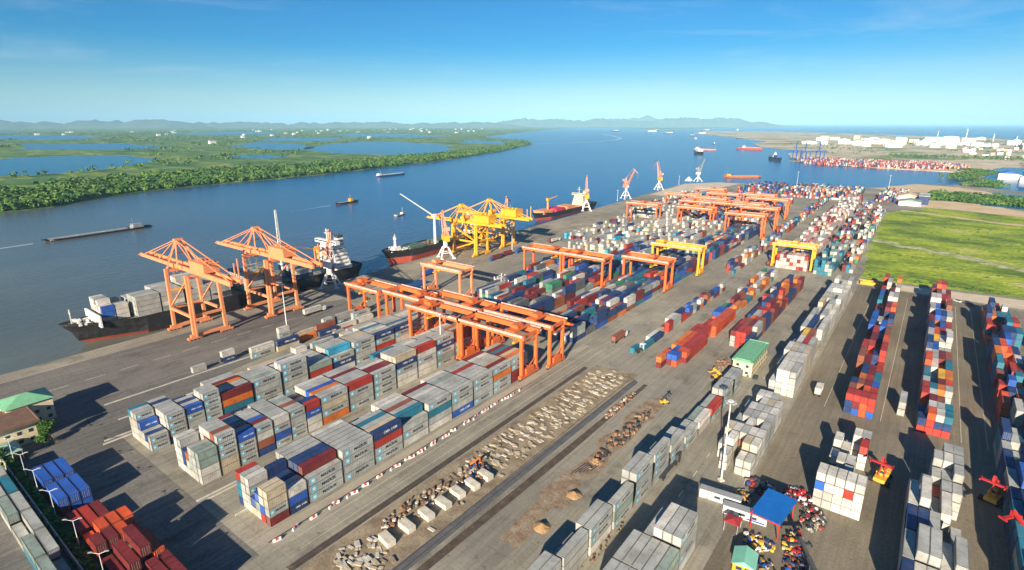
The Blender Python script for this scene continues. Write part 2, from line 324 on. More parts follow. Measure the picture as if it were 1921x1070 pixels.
# far land
LB = [(-993,-900),(-985,0),(-993,171),(-997,230),(-1051,290),(-1091,364),(-1111,440),(-1123,513),(-1131,628),(-1140,764),(-1193,962),(-1246,1210),(-1342,1486),(-1503,1902),(-1915,2727),
      (-2251,3111),(-2651,3293),(-3280,3885),(-4275,5626),(-5563,8077),(-7518,12077),(-7632,14219),(-6256,13035),(-4513,11117),(-4679,14232),(-5467,20490),(-4541,32163),(-6000,60000),(-60000,60000),(-60000,-900)]
sheet('river_bank_land', rough_edge(LB[:20], 8, 40, 4, False)+LB[20:], -2, M_plain, depth=2)
PONDS = {'pond': [[(-1678,305),(-1655,356),(-1690,457),(-1788,557),(-2035,772),(-2404,807),(-2550,652),(-2490,463),(-2480,200),(-1700,100)],
 [(-2330,1464),(-1901,1380),(-1611,1454),(-1667,1778),(-2208,2293),(-2866,2501),(-3000,2265),(-2764,1871)],
 [(-2944,1454),(-2359,1376),(-2370,1573),(-3010,1895),(-3486,1895)],
 [(-5585,1066),(-5038,1309),(-5720,1787),(-7107,1856),(-7623,1464)],
 [(-2390,2600),(-1912,2517),(-2309,2924),(-2718,3070)],
 [(-4621,3136),(-3718,3307),(-3635,3884),(-4792,4343),(-5359,3912)],
 [(-6968,2690),(-5688,2933),(-6378,4030),(-8414,4267)],
 [(-3300,700),(-2900,1000),(-3100,1250),(-3900,1300),(-4200,900)],
 [(-3700,2000),(-3300,2300),(-3900,2900),(-4500,2600)],
 [(-9000,900),(-8000,1500),(-10500,2300),(-12500,1500)],
 [(-2000,950),(-1800,1010),(-1850,1130),(-2100,1120)]]}
for i, p in enumerate(PONDS['pond']): sheet('pond', rough_edge(p, 25, 60, 20+i), -1.96, M_pond)
sheet('east_port_land', rough_edge([(-381,1961),(-275,1860),(-189,1820),(-64,1775),(34,1747),(80,1700),(140,1960),(700,2290),(5000,2400),(5000,5600),(475,5666),(-86,6578),(-861,7748),(-2042,9103),(-3001,9140),(-2487,6983),(-1520,5222),(-917,3980),(-894,3502),(-726,3053),(-484,2676),(-467,2369)], 10, 60, 12), -1.9, M_pland, depth=2)
rc = random.Random(91)
for i in range(34):
    cx = -rc.uniform(1500, 9500); cy = rc.uniform(350, 8500)
    if cx > -1500-cy*.62: continue
    k_ = .5+cy/4000; a = rc.uniform(-.3,.9)+.9; L_ = rc.uniform(120,420)*k_; W2 = rc.uniform(10,34)*k_
    d = Vector((math.cos(a), math.sin(a))); nn = Vector((-d.y, d.x)); c = Vector((cx, cy))
    top = [c+d*(L_*(q/6-.5))+nn*(W2*(.5+rc.random())*(1-abs(q/3-1)**3)+math.sin(q*1.3+i)*L_*.06) for q in range(7)]
    bot = [c+d*(L_*(q/6-.5))+nn*(-W2*(.4+rc.random())*(1-abs(q/3-1)**3)+math.sin(q*1.3+i)*L_*.06) for q in range(6,-1,-1)]
    sheet('pond', [(p.x,p.y) for p in top+bot], -1.955, M_pond)
# hills on the horizon
def ridge(x0, y0, x1, y1, h, wdt, n, seed, prof=None):
    rnd = random.Random(seed); mb = MB(); vs = []; K = 6
    d = Vector((x1-x0, y1-y0)); nn = Vector((-d.y, d.x)).normalized()
    ph = [rnd.uniform(0, 6.28) for _ in range(8)]
    for i in range(n+1):
        t = i/n; c = Vector((x0, y0))+d*t
        base = sum(math.sin(t*(9+13*k)+ph[k])/(1+k*.45) for k in range(8))*.10+.72+rnd.uniform(-.05,.05)
        env = min(1, 6*t, 6*(1-t)); hh = max(.05, base)*env*h
        for k in range(K+1):
            s = k/K*2-1; p = c+nn*(s*wdt)
            vs.append((p.x, p.y, -3+hh*(1-abs(s)**1.4)*(1+rnd.uniform(-.08,.08))))
    fs = [(i*(K+1)+k, (i+1)*(K+1)+k, (i+1)*(K+1)+k+1, i*(K+1)+k+1) for i in range(n) for k in range(K)]
    mb.add(vs, fs); return mb
hb = MB()
for a in ((-13500,15500,-4200,21500,360,900,220,1),(-16500,10500,-9500,13500,200,600,90,2),(-19000,2600,-15500,7500,240,600,70,3),(-13000,20500,-6500,25500,430,900,160,5),(-17500,7000,-14500,11500,190,600,60,6)):
    r_ = ridge(*a); hb.add(r_.v, r_.f)
tag(hb.build('hills', M_hill, smooth=True), kind='structure')

# ------------------------------------------------------------------ shipping containers
H = 2.9
def text_mesh(s, size):
    cu = bpy.data.curves.new('lettering', 'FONT'); cu.body = s; cu.size = size; cu.resolution_u = 1; cu.align_x = 'CENTER'; cu.align_y = 'CENTER'; cu.offset = size*.025
    o = bpy.data.objects.new('lettering', cu); COL.objects.link(o); bpy.context.view_layer.update()
    me = bpy.data.meshes.new_from_object(o.evaluated_get(bpy.context.evaluated_depsgraph_get()))
    bpy.data.objects.remove(o); bpy.data.curves.remove(cu)
    vs = [v.co.copy() for v in me.vertices]; fs = [tuple(p.vertices) for p in me.polygons]; bpy.data.meshes.remove(me)
    return vs, fs
TXT = {'MAERSK': text_mesh('MAERSK', 1.45), 'CMA CGM': text_mesh('CMA CGM', 1.3)}
def letter_mb(brand, L, mb=None, ox=0, oy=0, oz=0, mi=(0,1,2), words=True, logo=True):
    """writing on the +X side of a container whose long axis is Y, origin at bottom centre"""
    mb = mb or MB(); vs, fs = TXT[brand]; x = 1.235; k = 1 if L > 8 else .62
    cy = .9 if L > 8 else .5
    if words: mb.add([(ox+x, oy+cy+v.x*k, oz+1.5+v.y*k) for v in vs], fs, mi[0])
    if brand == 'MAERSK' and logo:
        yl = -L/2+(1.7 if L > 8 else 1.0); s = .95 if L > 8 else .62
        mb.add([(ox+x,oy+yl-s,oz+1.5-s),(ox+x,oy+yl+s,oz+1.5-s),(ox+x,oy+yl+s,oz+1.5+s),(ox+x,oy+yl-s,oz+1.5+s)], [(0,1,2,3)], mi[1])
        st = []
        for i in range(14):
            a = math.pi/2+math.pi*i/7; rr = s*.8 if i % 2 == 0 else s*.38
            st.append((ox+x+.01, oy+yl+math.cos(a)*rr, oz+1.5+math.sin(a)*rr))
        mb.add(st, [tuple(range(14))], mi[2])
    return mb
_cm = {}
def cont_meshes(L, colour):
    k = (round(L, 1), colour)
    if k in _cm: return _cm[k]
    m = CM[colour]; a = L/2-.07; wd = 1.22; b = MB(); fr = MB()
    b.box(-wd+.04,-a+.10,.14,wd-.04,a-.06,H-.05)                       # panels, set back from the frame
    for sx in (-1, 1):
        for sy in (-1, 1): fr.box(sx*wd-(.16 if sx > 0 else 0), sy*a-(.16 if sy > 0 else 0), 0, sx*wd+(.16 if sx < 0 else 0), sy*a+(.16 if sy < 0 else 0), H)
        fr.box(sx*wd-(.1 if sx > 0 else 0),-a+.16,0,sx*wd+(.1 if sx < 0 else 0),a-.16,.16)
        fr.box(sx*wd-(.1 if sx > 0 else 0),-a+.16,H-.15,sx*wd+(.1 if sx < 0 else 0),a-.16,H-.01)
        n = 18 if L > 8 else 9                                            # corrugation ribs on the sides
        for i in range(n):
            y = -a+.5+(L-1)*i/(n-1); b.box(sx*(wd-.02)-.015,y-.12,.17,sx*(wd-.02)+.015,y+.12,H-.12)
    for sy in (-1, 1): fr.box(-wd+.16, sy*a-(.1 if sy > 0 else 0), H-.14, wd-.16, sy*a+(.1 if sy < 0 else 0), H-.012)
    for sy in (-1, 1): fr.box(-wd+.16, sy*a-(.1 if sy > 0 else 0), 0, wd-.16, sy*a+(.1 if sy < 0 else 0), .16)
    n = 12 if L > 8 else 6
    for i in range(n):
        y = -a+.6+(L-1.2)*i/(n-1); b.box(-wd+.15,y-.12,H-.052,wd-.15,y+.12,H-.025)
    d = MB(); d.box(-1.04,-a+.03,.18,-.01,-a+.09,H-.13); d.box(.01,-a+.03,.18,1.04,-a+.09,H-.13)
    for x in (-.75,-.3,.3,.75): d.cyl((x,-a+.0,.2),(x,-a+.0,H-.15),.03,n=5,m=1)
    r = (b.mesh('body', m), d.mesh('door', [m, M_steel]), fr.mesh('frame', FM[colour])); _cm[k] = r; return r
_lm = {}
def letter_me(brand, L, colour):
    k = (brand, round(L,1))
    if k not in _lm: _lm[k] = (letter_mb(brand, L, logo=False).mesh('lettering', M_ink if brand == 'MAERSK' else M_wht), letter_mb(brand, L, mi=(0,0,1), words=False).mesh('logo', [M_sky, M_wht]) if brand == 'MAERSK' else None)
    return _lm[k]

REC = []      # every container of the place: dict
def pick(pal, rnd):
    t = sum(w_ for _, w_ in pal); r = rnd.random()*t
    for c, w_ in pal:
        r -= w_
        if r <= 0: return c
    return pal[-1][0]
PW = [('light grey',72),('white',14),('dark blue',4),('beige',7),('maroon',3),('orange',1),('teal',2),('brown',2),('red',1),('grey green',4),('blue',1)]
PB = [('dark blue',40),('blue',5),('teal',12),('dark grey',8),('maroon',8),('white',6),('grey green',6),('red',8),('maroon',8),('light grey',10),('brown',5),('green',3),('orange',3),('white',3)]
PC = [('light grey',45),('white',25),('beige',12),('maroon',6),('dark blue',5),('brown',4),('pale blue',2)]
PR = [('red',24),('orange red',12),('maroon',16),('dark blue',14),('blue',10),('orange',8),('light grey',8),('teal',6),('brown',8),('white',4)]
PP = [('white',38),('pink',30),('beige',8),('light grey',14),('maroon',6),('red',4)]
PM = [('light grey',22),('white',16),('red',10),('maroon',12),('dark blue',14),('blue',6),('teal',8),('orange',5),('brown',8),('green',2),('beige',8)]
def block(bname, x0, rows, y0, bays, heights, pal, seed, drift=0, zb=0, override={}, pitch=2.53, axis='Y', brand=True, same=.35, side='from the east'):
    """rows run across, bays run away from the camera. axis 'Y': containers lie along Y."""
    rnd = random.Random(seed); grid = {}; y = y0; nb = len(bays)
    for b, (L, gap) in enumerate(bays):
        hs_ = heights[b] if b < len(heights) else heights[-1]
        for r in range(rows):
            h = hs_[r] if isinstance(hs_, (list, tuple)) else (hs_(rnd) if callable(hs_) else hs_)
            prev = pick(pal, rnd)
            for t in range(h):
                c = prev if rnd.random() < same else pick(pal, rnd); prev = c
                c = override.get((b, r, t), c)
                br = None
                if brand:
                    if c == 'light grey' and rnd.random() < .8: br = 'MAERSK'
                    if c in ('dark blue', 'blue') and rnd.random() < .5: br = 'CMA CGM'
                cx = x0 + (r+.5)*pitch + drift*(y-y0); cy = y+L/2
                if axis == 'X': px, py = y+L/2, x0+(r+.5)*pitch
                else: px, py = cx, cy
                grid[(b, r, t)] = dict(x=px, y=py, z=zb+t*H, L=L, c=c, br=br, axis=axis, b=b, r=r, t=t, h=h, blk=bname, rows=rows, nb=nb, side=side)
        y += L+gap
    for (b, r, t), d in grid.items():
        d['top'] = (b, r, t+1) not in grid
        e = [(b, r+1, t) not in grid, (b, r-1, t) not in grid, (b-1, r, t) not in grid, (b+1, r, t) not in grid]
        if axis == 'X': d['px'], d['nx'], d['ny'], d['py'] = e[3], e[2], e[1], e[0]
        else: d['px'], d['nx'], d['ny'], d['py'] = e
        if d['top'] or any(e): REC.append(d)
def bayl(n, L=12.19, g=.5): return [(L, g)]*n
B40 = bayl; 
rh = lambda a, b: (lambda rnd: rnd.randint(a, b))
def mixbays(seed, n, p20=.35):
    rnd = random.Random(seed); return [((6.06 if rnd.random() < p20 else 12.19), .45) for _ in range(n)]
G, W_, N_, MR, T_, O_, BG, BR, RD, GG, BL = 'light grey','white','dark blue','maroon','teal','orange','beige','brown','red','grey green','blue'
# front block nearest the rails
hC = [[4,4,4,2,3,4,4],[1,3,4,3,3,3,3],[4,4,4,4,4,4,3],[4,4,4,4,4,4,4],[3,3,4,4,4,4,4],[4,4,4,4,4,4,3],[3,4,4,4,4,4,4],[4,4,4,4,4,4,4],[4,4,4,4,4,4,4],[4,4,4,4,4,4,4],[4,4,4,4,4,4,4]]
oC = {(0,6,0):MR,(0,6,1):G,(0,6,2):BG,(0,6,3):BG,(0,5,3):BG,(0,4,2):BL,(0,3,1):BL,(0,0,3):RD,(0,5,0):RD,(0,5,1):BL,(0,2,3):W_,(0,1,3):G,
      (1,6,0):N_,(1,6,1):BL,(1,6,2):W_,(1,5,2):G,(1,4,2):N_,(1,3,2):N_,(1,2,3):N_,
      (2,6,0):G,(2,6,1):G,(2,6,2):G,(2,5,3):MR,(2,4,3):N_,(2,3,3):N_,(2,2,3):G,(2,1,3):G,
      (3,6,0):G,(3,6,1):G,(3,6,2):G,(3,6,3):G,(3,5,3):G,(3,4,3):G,(3,3,3):G,
      (4,6,0):G,(4,6,1):G,(4,6,2):RD,(4,6,3):N_,(4,5,3):BG,(4,4,3):G,(5,6,0):W_,(5,6,1):G,(5,6,2):G,(5,5,3):T_,(5,4,3):G,
      (6,6,0):W_,(6,6,1):G,(6,6,2):T_,(6,6,3):G,(6,5,3):G,(7,6,0):BL,(7,6,1):G,(7,6,2):G,(7,6,3):G,(6,1,3):MR,
      (8,6,3):G,(8,6,2):G,(8,6,1):G,(8,6,0):G,(9,6,3):G,(9,6,2):O_,(9,6,1):G,(9,6,0):G,(9,5,3):MR,(9,4,3):BG,(10,6,0):MR,(10,6,1):MR}
block('block beside the rails', -153.4, 7, 63.7, [(6.06,.3),(6.06,.5)]+bayl(9,12.19,.55), hC, PW, 5, override=oC, side='from the rails')
# middle block
hB = [[4,4,3,3,4,4,4],[3,3,5,5,5,5,5],[4,4,4,4,4,4,4],[3,4,4,4,4,4,4],[4,4,4,4,4,4,4],[3,4,4,4,4,4,4],[3,3,3,3,3,4,4],[4,4,4,4,4,4,4],[4,4,4,4,4,4,4],[3,3,4,4,4,4,4],[4,4,4,5,5,5,5],[4,4,4,4,5,5,5]]
oB = {(0,6,3):GG,(0,6,2):GG,(0,5,3):GG,(0,6,1):W_,(0,6,0):W_,(0,3,2):BR,(0,1,3):G,(1,6,4):G,(1,6,3):G,(1,6,2):G,(2,6,3):BL,(2,6,2):G,(2,6,1):G,(2,5,3):G,(2,4,3):BR,(3,6,3):G,(3,6,2):W_,(3,6,1):BR,(3,6,0):N_,(3,5,3):MR,(3,4,3):BL,
      (4,6,3):W_,(4,6,2):G,(4,6,1):BL,(5,6,3):G,(5,5,3):G,(5,4,3):BR,(6,6,3):RD,(6,6,2):BL,(6,6,1):W_,(6,5,3):N_,(6,3,2):BL,(7,6,3):G,(7,6,2):BG,(7,6,1):G,(7,4,3):O_,(7,3,3):BL,(8,6,3):RD,(8,6,2):G,(8,4,3):G,(8,2,3):MR,(9,6,3):G,(9,6,2):G,(9,5,3):MR,(9,4,3):MR,(1,1,2):MR,(2,0,3):MR,
      (10,2,3):N_,(11,2,3):N_,(10,1,3):N_}
block('middle block', -188.8, 7, 60.8, [(6.06,.4),(6.06,.5),(6.06,.4),(6.06,.5),(6.06,.4),(6.06,.5),(6.06,.5)]+bayl(7,12.19,.55), hB, PW, 6, drift=-.025, override=oB, side='from the rails')
hA = [[4,4,4,3,2,2,2],[4,4,4,4,4,4,4],[3,3,3,4,4,4,4],[3,3,3,4,5,5,5],[4,4,4,4,4,4,4],[3,3,4,4,4,4,4],[3,3,3,4,4,5,5],[3,3,3,3,3,3,3],[4,3,4,4,4,4,3],[3,3,4,4,4,4,4],[4,4,4,4,4,4,4]]
oA = {(0,0,3):T_,(0,1,3):G,(0,2,3):G,(0,3,2):BL,(0,4,1):G,(0,5,1):N_,(0,6,1):G,(1,6,3):G,(1,1,3):N_,(2,6,3):BL,(2,6,2):G,(3,6,4):G,(3,6,3):G,(4,6,3):MR,(4,6,2):O_,(4,5,3):G,(4,3,3):O_,(4,1,3):G,(5,6,3):G,(5,5,3):GG,(5,4,3):G,(6,6,4):G,(6,6,3):G,(6,6,2):G,(6,0,2):MR,
      (7,6,2):GG,(8,5,3):'pale blue',(8,6,2):G,(8,6,1):N_,(9,6,3):G,(10,6,3):N_,(10,6,2):G,(10,6,1):RD}
block('quayside block', -222.3, 7, 58.8, [(6.06,.4),(6.06,.5),(6.06,.4),(6.06,.6)]+bayl(9,12.19,.55), hA, PW, 7, drift=-.03, override=oA, side='from the rails')
block('low quayside row', -237.5, 5, 84, mixbays(3, 10, .5), [[0,0,1,1,1],[0,1,1,1,1],[1,1,1,2,2],[0,1,2,2,2]]+[rh(1,2)]*8, PC+[('red',10)], 8, drift=-.06)
block('loose quayside row', -262.5, 1, 97, [(6.06,8),(6.06,8),(12.19,4),(6.06,3),(12.19,6),(6.06,3),(12.19,3)], [[1],[2],[1],[3],[1],[2],[2]], PC, 9, drift=-.02)
block('scattered quayside row', -256, 2, 122, mixbays(5, 6, .5), [rh(0,2)], PM, 10, drift=-.05)
# left bottom rows, across the street
def bay_colours(spec, rows, tiers=3): return {(b, r, t): c for b, c in enumerate(spec) for r in range(rows) for t in range(tiers)}
ov = bay_colours([BL,BL], 3); ov[(1,0,0)] = ov[(0,0,0)] = RD
block('blue street stacks', 28.4, 3, -215.5, bayl(2,12.19,2.2), [[2,2,2],[2,2,2]], [(BL,1)], 11, axis='X', brand=False, pitch=2.75, override=ov)
ov = bay_colours(['red','orange red','orange red',MR,MR], 4); ov.update({(0,2,0):MR,(0,3,1):MR,(2,0,1):MR,(2,1,1):MR,(3,3,1):'orange red',(3,2,1):'orange red',(4,0,1):N_})
block('red street stacks', 28.6, 4, -185.4, [(12.19,2.0),(6.06,.5),(6.06,2.0),(12.19,1.6),(6.06,.5)], [[1,1,1,0],[1,2,2,2],[2,2,2,1],[1,2,3,2],[2,1,2,2]], [('orange red',1)], 12, axis='X', brand=False, pitch=2.85, override=ov)
block('last street stacks', 28.6, 4, -137.0, bayl(1,12.19,.5), [[1,2,2,2]], [(MR,1)], 13, axis='X', brand=False, pitch=2.85)
block('grey street row', 17.6, 2, -230, [(12.19,.7)]*7, [[2,2],[2,2],[2,2],[1,2],[2,2],[2,1],[2,2]], [('light grey',60),('grey green',12),('teal',8)], 17, axis='X', brand=False, pitch=2.8)
# right part of the yard
block('long roadside row', -62.6, 2, 84, bayl(12,12.19,.6), [[3,3],[2,3],[3,3],[1,3],[4,4],[3,4],[3,3],[2,2],[2,2],[2,2],[3,3],[3,3]], [('light grey',80),('white',10),('grey green',6)], 21, drift=.035, override={(9,1,1):'red',(10,0,2):G})
block('bottom stack', -48.0, 5, 92, bayl(3,12.19,.5), [[3,3,3,2,2],[3,3,3,3,3],[1,3,4,4,4]], [('light grey',80),('white',10),('grey green',10)], 23)
block('white mast stacks', -44.5, 5, 171, [(6.06,.4)]*8, [[0,2,0,2,2],[2,3,0,3,3],[3,3,3,3,3],[2,2,3,0,3],[2,3,3,3,3],[0,3,3,3,3],[2,0,3,3,3],[0,3,3,3,0]], [('light grey',55),('white',40),('beige',6),('brown',2)], 24, brand=False)
block('white square stack', -13.4, 5, 169.5, [(6.06,.3)], [[4,4,4,4,4]], [('white',70),('light grey',30)], 25, brand=False, override={(0,0,2):'blue',(0,3,2):'red',(0,0,3):W_,(0,1,3):W_})
block('broken white stacks', -12.5, 4, 178, [(6.06,.8)]*5, [[0,2,3,2],[1,3,3,0],[2,0,1,0],[3,2,0,3],[0,1,3,3]], [('white',60),('light grey',30)], 26, brand=False, override={(3,3,2):'red'})
block('bottom right stacks', 9.4, 5, 136, bayl(4,12.19,.5)+[(6.06,.4)]*4, [[3,3,3,2,3],[3,4,4,3,4],[3,3,3,0,2],[3,4,2,3,0],[2,3,2,3,3],[0,0,3,3,4],[0,0,4,4,4],[0,0,0,4,4]], [('light grey',75),('white',12),('dark blue',6),('maroon',3)], 27, brand=False, override={(2,0,2):N_,(2,1,2):N_,(4,2,1):'orange red',(1,0,2):G})
block('far right stacks', 33, 6, 150, mixbays(9, 9, .3), [rh(2,4)], [('light grey',30),('dark blue',30),('teal',20),('blue',10)], 28, brand=False)
block('white row', -42.5, 4, 240, bayl(15,12.19,.45), [[2,4,4,4],[3,4,4,4],[4,4,4,4],[3,4,4,4],[2,4,4,2],[4,4,3,4]]+[rh(3,4)]*9, [('white',50),('light grey',35),('beige',12),('dark blue',3)], 29, brand=False, same=.6, override={(3,2,3):'red',(4,1,3):'yellow',(4,2,3):BR,(5,1,3):N_,(5,2,3):'red'})
block('red and navy row', -13.8, 4, 239.5, [(6.06,.35)]*4+bayl(15,12.19,.45), [[3,3,3,3],[3,1,3,3],[3,3,3,3],[1,3,3,1],[0,3,3,2]]+[rh(1,4)]*14, PR, 30, brand=False, override={(0,r,2):'red' for r in range(5)}, drift=-.012)
block('mixed colour row', 10.2, 4, 240, [(6.06,.35)]*6+bayl(14,12.19,.45), [[2,3,3,3],[1,3,3,3],[0,3,3,0],[3,3,0,0],[3,3,3,3],[3,0,3,3],[3,2,3,3]]+[rh(2,4)]*13, PR+[('white',12),('light grey',12)], 31, brand=False, override={(0,1,2):'orange red',(0,2,2):W_,(0,3,2):T_,(0,0,1):N_,(6,2,2):'yellow',(10,1,2):'yellow'}, same=.3)
block('east edge row', 35.5, 5, 242, mixbays(12,18,.4), [rh(1,4)], PR+[('teal',20),('dark blue',20)], 32, brand=False)
block('outer east row', 57, 3, 250, mixbays(14,14,.4), [rh(1,3)], PR, 33, brand=False)
block('single box row', 3.6, 1, 250, [(12.19,.5)], [[2]], [('light grey',1)], 34, brand=False)
# middle right rows
block('loose coloured row', -109, 2, 243, mixbays(21, 17, .6), [[1,0],[0,1],[1,1],[1,0],[1,2],[2,2],[2,1],[1,2]]+[rh(1,2)]*9, PM, 35, brand=False, override={(4,0,0):'red',(4,1,0):'red',(4,1,1):'red',(5,0,1):W_,(6,0,1):N_})
block('red cluster', -91.3, 4, 234, [(6.06,.3)]*3+bayl(6,12.19,.4), [[2,0,0,0],[2,2,2,0],[0,2,2,2],[2,2,2,2],[2,2,2,2],[2,2,2,0],[1,2,2,2],[0,1,2,2],[2,2,2,2]], [('red',30),('orange red',35),('blue',16),('orange',16),('maroon',6)], 36, brand=False, override={(1,1,1):'blue',(1,2,1):'blue',(2,1,1):'blue'})
block('coloured lane row', -93, 4, 335, mixbays(23, 10, .4), [rh(1,2)], PM+[('orange',15),('green',10)], 37, brand=False)
block('workshop stacks', -71.5, 4, 283, mixbays(24, 13, .3), [[3,3,3,2],[3,3,3,3],[2,3,3,3]]+[rh(2,4)]*10, [('dark blue',34),('maroon',16),('red',10),('light grey',12),('orange',12),('brown',10)], 38, brand=False)
# second yard section, under the further cranes
block('navy block', -166, 11, 236, bayl(17,12.19,.5), [rh(1,3)]*4+[rh(2,3)]*13, PB, 41, brand=False, drift=.0)
block('navy crane block', -204, 11, 238, bayl(17,12.19,.5), [rh(1,3)]*4+[rh(2,4)]*13, PB, 42, brand=False)
block('low navy block', -236, 10, 268, bayl(11,12.19,.5), [rh(1,2)]*2+[rh(1,3)]*9, PB+[('light grey',20)], 43, brand=False)
block('quay fringe stacks', -290, 6, 470, mixbays(9, 20, .6), [rh(0,2)], PC, 58, brand=False, drift=-.05)
block('white quay block', -258, 18, 425, mixbays(4, 24, .6), [rh(0,3)], PC, 44, brand=False)
block('white inner block', -210, 14, 440, mixbays(6, 18, .5), [rh(1,4)], PC, 45, brand=False)
block('teal block', -164, 10, 470, bayl(12,12.19,.8), [rh(2,3)]*12, PB, 46, brand=False)
block('far quay block', -300, 20, 640, mixbays(41, 22, .4), [rh(1,4)], PC, 47, brand=False, drift=-.06)
block('far inner block', -235, 34, 640, mixbays(42, 24, .4), [rh(2,4)], PM, 48, brand=False, drift=-.03)
block('far harbour block', -260, 22, 960, mixbays(43, 12, .4), [rh(1,4)], PM+[('maroon',20),('blue',20)], 49, brand=False)
block('far north block', -195, 40, 970, mixbays(44, 14, .4), [rh(1,4)], PM, 50, brand=False, drift=.02)
block('pink block', -91.5, 9, 474, bayl(9,12.19,1.0), [[4]*9]+[rh(3,4)]*8, PP, 51, brand=False, same=.1)
block('long pink block', -96, 9, 606, bayl(26,12.19,1.4), [rh(2,4)], PP, 52, brand=False, same=.2, drift=-.012)
block('teal row', -63.5, 5, 470, bayl(8,12.19,.6), [rh(2,4)], [('teal',40),('grey green',20),('light grey',20)], 53, brand=False)
block('long mixed row', -68, 5, 590, mixbays(46, 34, .4), [rh(1,3)], PM, 54, brand=False, drift=-.02)
block('lane row', -119, 3, 430, mixbays(47, 60, .4), [rh(0,3)], PM, 55, brand=False, drift=-.02)
block('field edge row', -49, 4, 490, mixbays(48, 42, .4), [rh(0,3)], PM+[('white',30)], 56, brand=False, drift=-.015)
block('far mixed block', -66, 14, 985, mixbays(49, 14, .4), [rh(0,3)], PM, 57, brand=False)
# terminal across the water
for q, (yy, xa, xb) in enumerate(((1800,-250,0),(1830,-290,40),(1862,-320,60),(1895,-340,70),(1930,-350,80),(1965,-360,60),(2010,-370,40),(2060,-380,0))):
    block('distant terminal', xa, int((xb-xa)/2.6), yy, mixbays(60+q, 2, .2), [rh(0,3)], PR+[('maroon',20),('pink',30),('white',20),('light grey',10)], 60+q, brand=False, zb=-1.9, same=.6)
# on the ship's deck
block('bow deck stack', -366, 7, 90.5, [(6.06,.4),(6.06,.5)], [[4,4,4,3,4,3,3],[3,3,2,2,2,3,3]], [('light grey',40),('grey green',25),('white',20)], 70, zb=7.5, brand=False, override={(0,6,2):BL,(0,6,1):BL,(0,0,3):W_})
block('forward deck stack', -366, 9, 105.5, bayl(2,12.19,.6), [[3,3,3,3,4,4,4,4,4],[4,4,4,4,4,4,4,4,4]], [('light grey',70),('grey green',15),('white',10)], 71, zb=7.5, brand=False)
block('middle deck stack', -366, 9, 133, bayl(2,12.19,.6), [[5,5,5,4,4,4,3,3,3],[4,4,4,4,4,3,3,3,3]], [('light grey',60),('beige',15),('white',10)], 72, zb=7.5, brand=False)
block('aft deck stack', -366, 9, 168, bayl(2,12.19,.6), [[4,4,4,4,4,4,4,4,4],[4,4,4,4,3,3,3,3,3]], [('light grey',40),('teal',20),('grey green',20)], 73, zb=7.5, brand=False)

block('after deck stack', -366, 9, 204, bayl(2,12.19,.6), [[3,3,3,3,3,2,2,2,2],[2,2,2,2,3,3,2,2,2]], [('light grey',45),('teal',15),('grey green',15),('dark blue',15)], 74, zb=7.5, brand=False)
fwd = Vector((-math.sin(YAW), math.cos(YAW), 0)); rgt = Vector((math.cos(YAW), math.sin(YAW), 0))
cp_, sp_ = math.cos(PITCH), math.sin(PITCH)
def area_in_view(d):
    hx, hy = (1.22, d['L']/2) if d['axis'] == 'Y' else (d['L']/2, 1.22)
    x, y, z = d['x'], d['y'], d['z']
    def P(a, b, c):
        R_ = a*rgt.x+b*rgt.y; F = a*fwd.x+b*fwd.y; D = CAMH-c; dd = F*cp_+D*sp_
        return 512+550*R_/dd, 285-550*(F*sp_-D*cp_)/dd, dd
    c = P(x, y, z+1.4)
    if c[2] < 5 or not (-15 < c[0] < 1039 and -10 < c[1] < 585): return 0
    def A(q):
        q = [P(*p)[:2] for p in q]; return abs(sum(q[i][0]*q[(i+1) % 4][1]-q[(i+1) % 4][0]*q[i][1] for i in range(4)))/2
    s = 0
    if d['top']: s += A([(x-hx,y-hy,z+H),(x+hx,y-hy,z+H),(x+hx,y+hy,z+H),(x-hx,y+hy,z+H)])
    if d['px'] and x+hx < 0: s += A([(x+hx,y-hy,z),(x+hx,y+hy,z),(x+hx,y+hy,z+H),(x+hx,y-hy,z+H)])
    if d['nx'] and x-hx > 0: s += A([(x-hx,y-hy,z),(x-hx,y+hy,z),(x-hx,y+hy,z+H),(x-hx,y-hy,z+H)])
    if d['ny']: s += A([(x-hx,y-hy,z),(x+hx,y-hy,z),(x+hx,y-hy,z+H),(x-hx,y-hy,z+H)])
    return s
for d in REC: d['area'] = area_in_view(d)
REC.sort(key=lambda d: -d['area'])
ORD = ['first','second','third','fourth','fifth','sixth','seventh','eighth','ninth','tenth','eleventh','twelfth','thirteenth','fourteenth','fifteenth','sixteenth']
seen_labels = {}
def cont_label(d):
    size = 'long' if d['L'] > 8 else 'short'
    tier = 'top' if d['top'] and d['t'] > 0 else ('ground' if d['t'] == 0 else ORD[d['t']])
    col = d['c']
    row = ORD[d['rows']-1-d['r']] if d['axis'] == 'Y' else ORD[d['r']]
    return f"{col} {size} container, {tier} tier, {row} row from {'right' if d['axis'] == 'Y' else 'front'}, {ORD[min(d['b'],15)]} bay, {d['blk']}"
NTHING = 300
for d in REC[:NTHING]:
    L = d['L']; t = empty('shipping_container', (d['x'], d['y'], d['z']), 0 if d['axis'] == 'Y' else math.pi/2, cont_label(d), 'container', 'shipping containers stacked in the yard')
    bm_, dm_, fm_ = cont_meshes(L, d['c'])
    link('body', bm_, t); link('door', dm_, t); link('frame', fm_, t)
    if d['br'] and d['px'] and d['axis'] == 'Y':
        lm = letter_me(d['br'], L, d['c']); link('lettering', lm[0], t)
        if lm[1]: link('logo', lm[1], t)
keys = list(CC); st = MB(); ki = {k: i for i, k in enumerate(keys)}; nk = len(keys)
_tri = {}
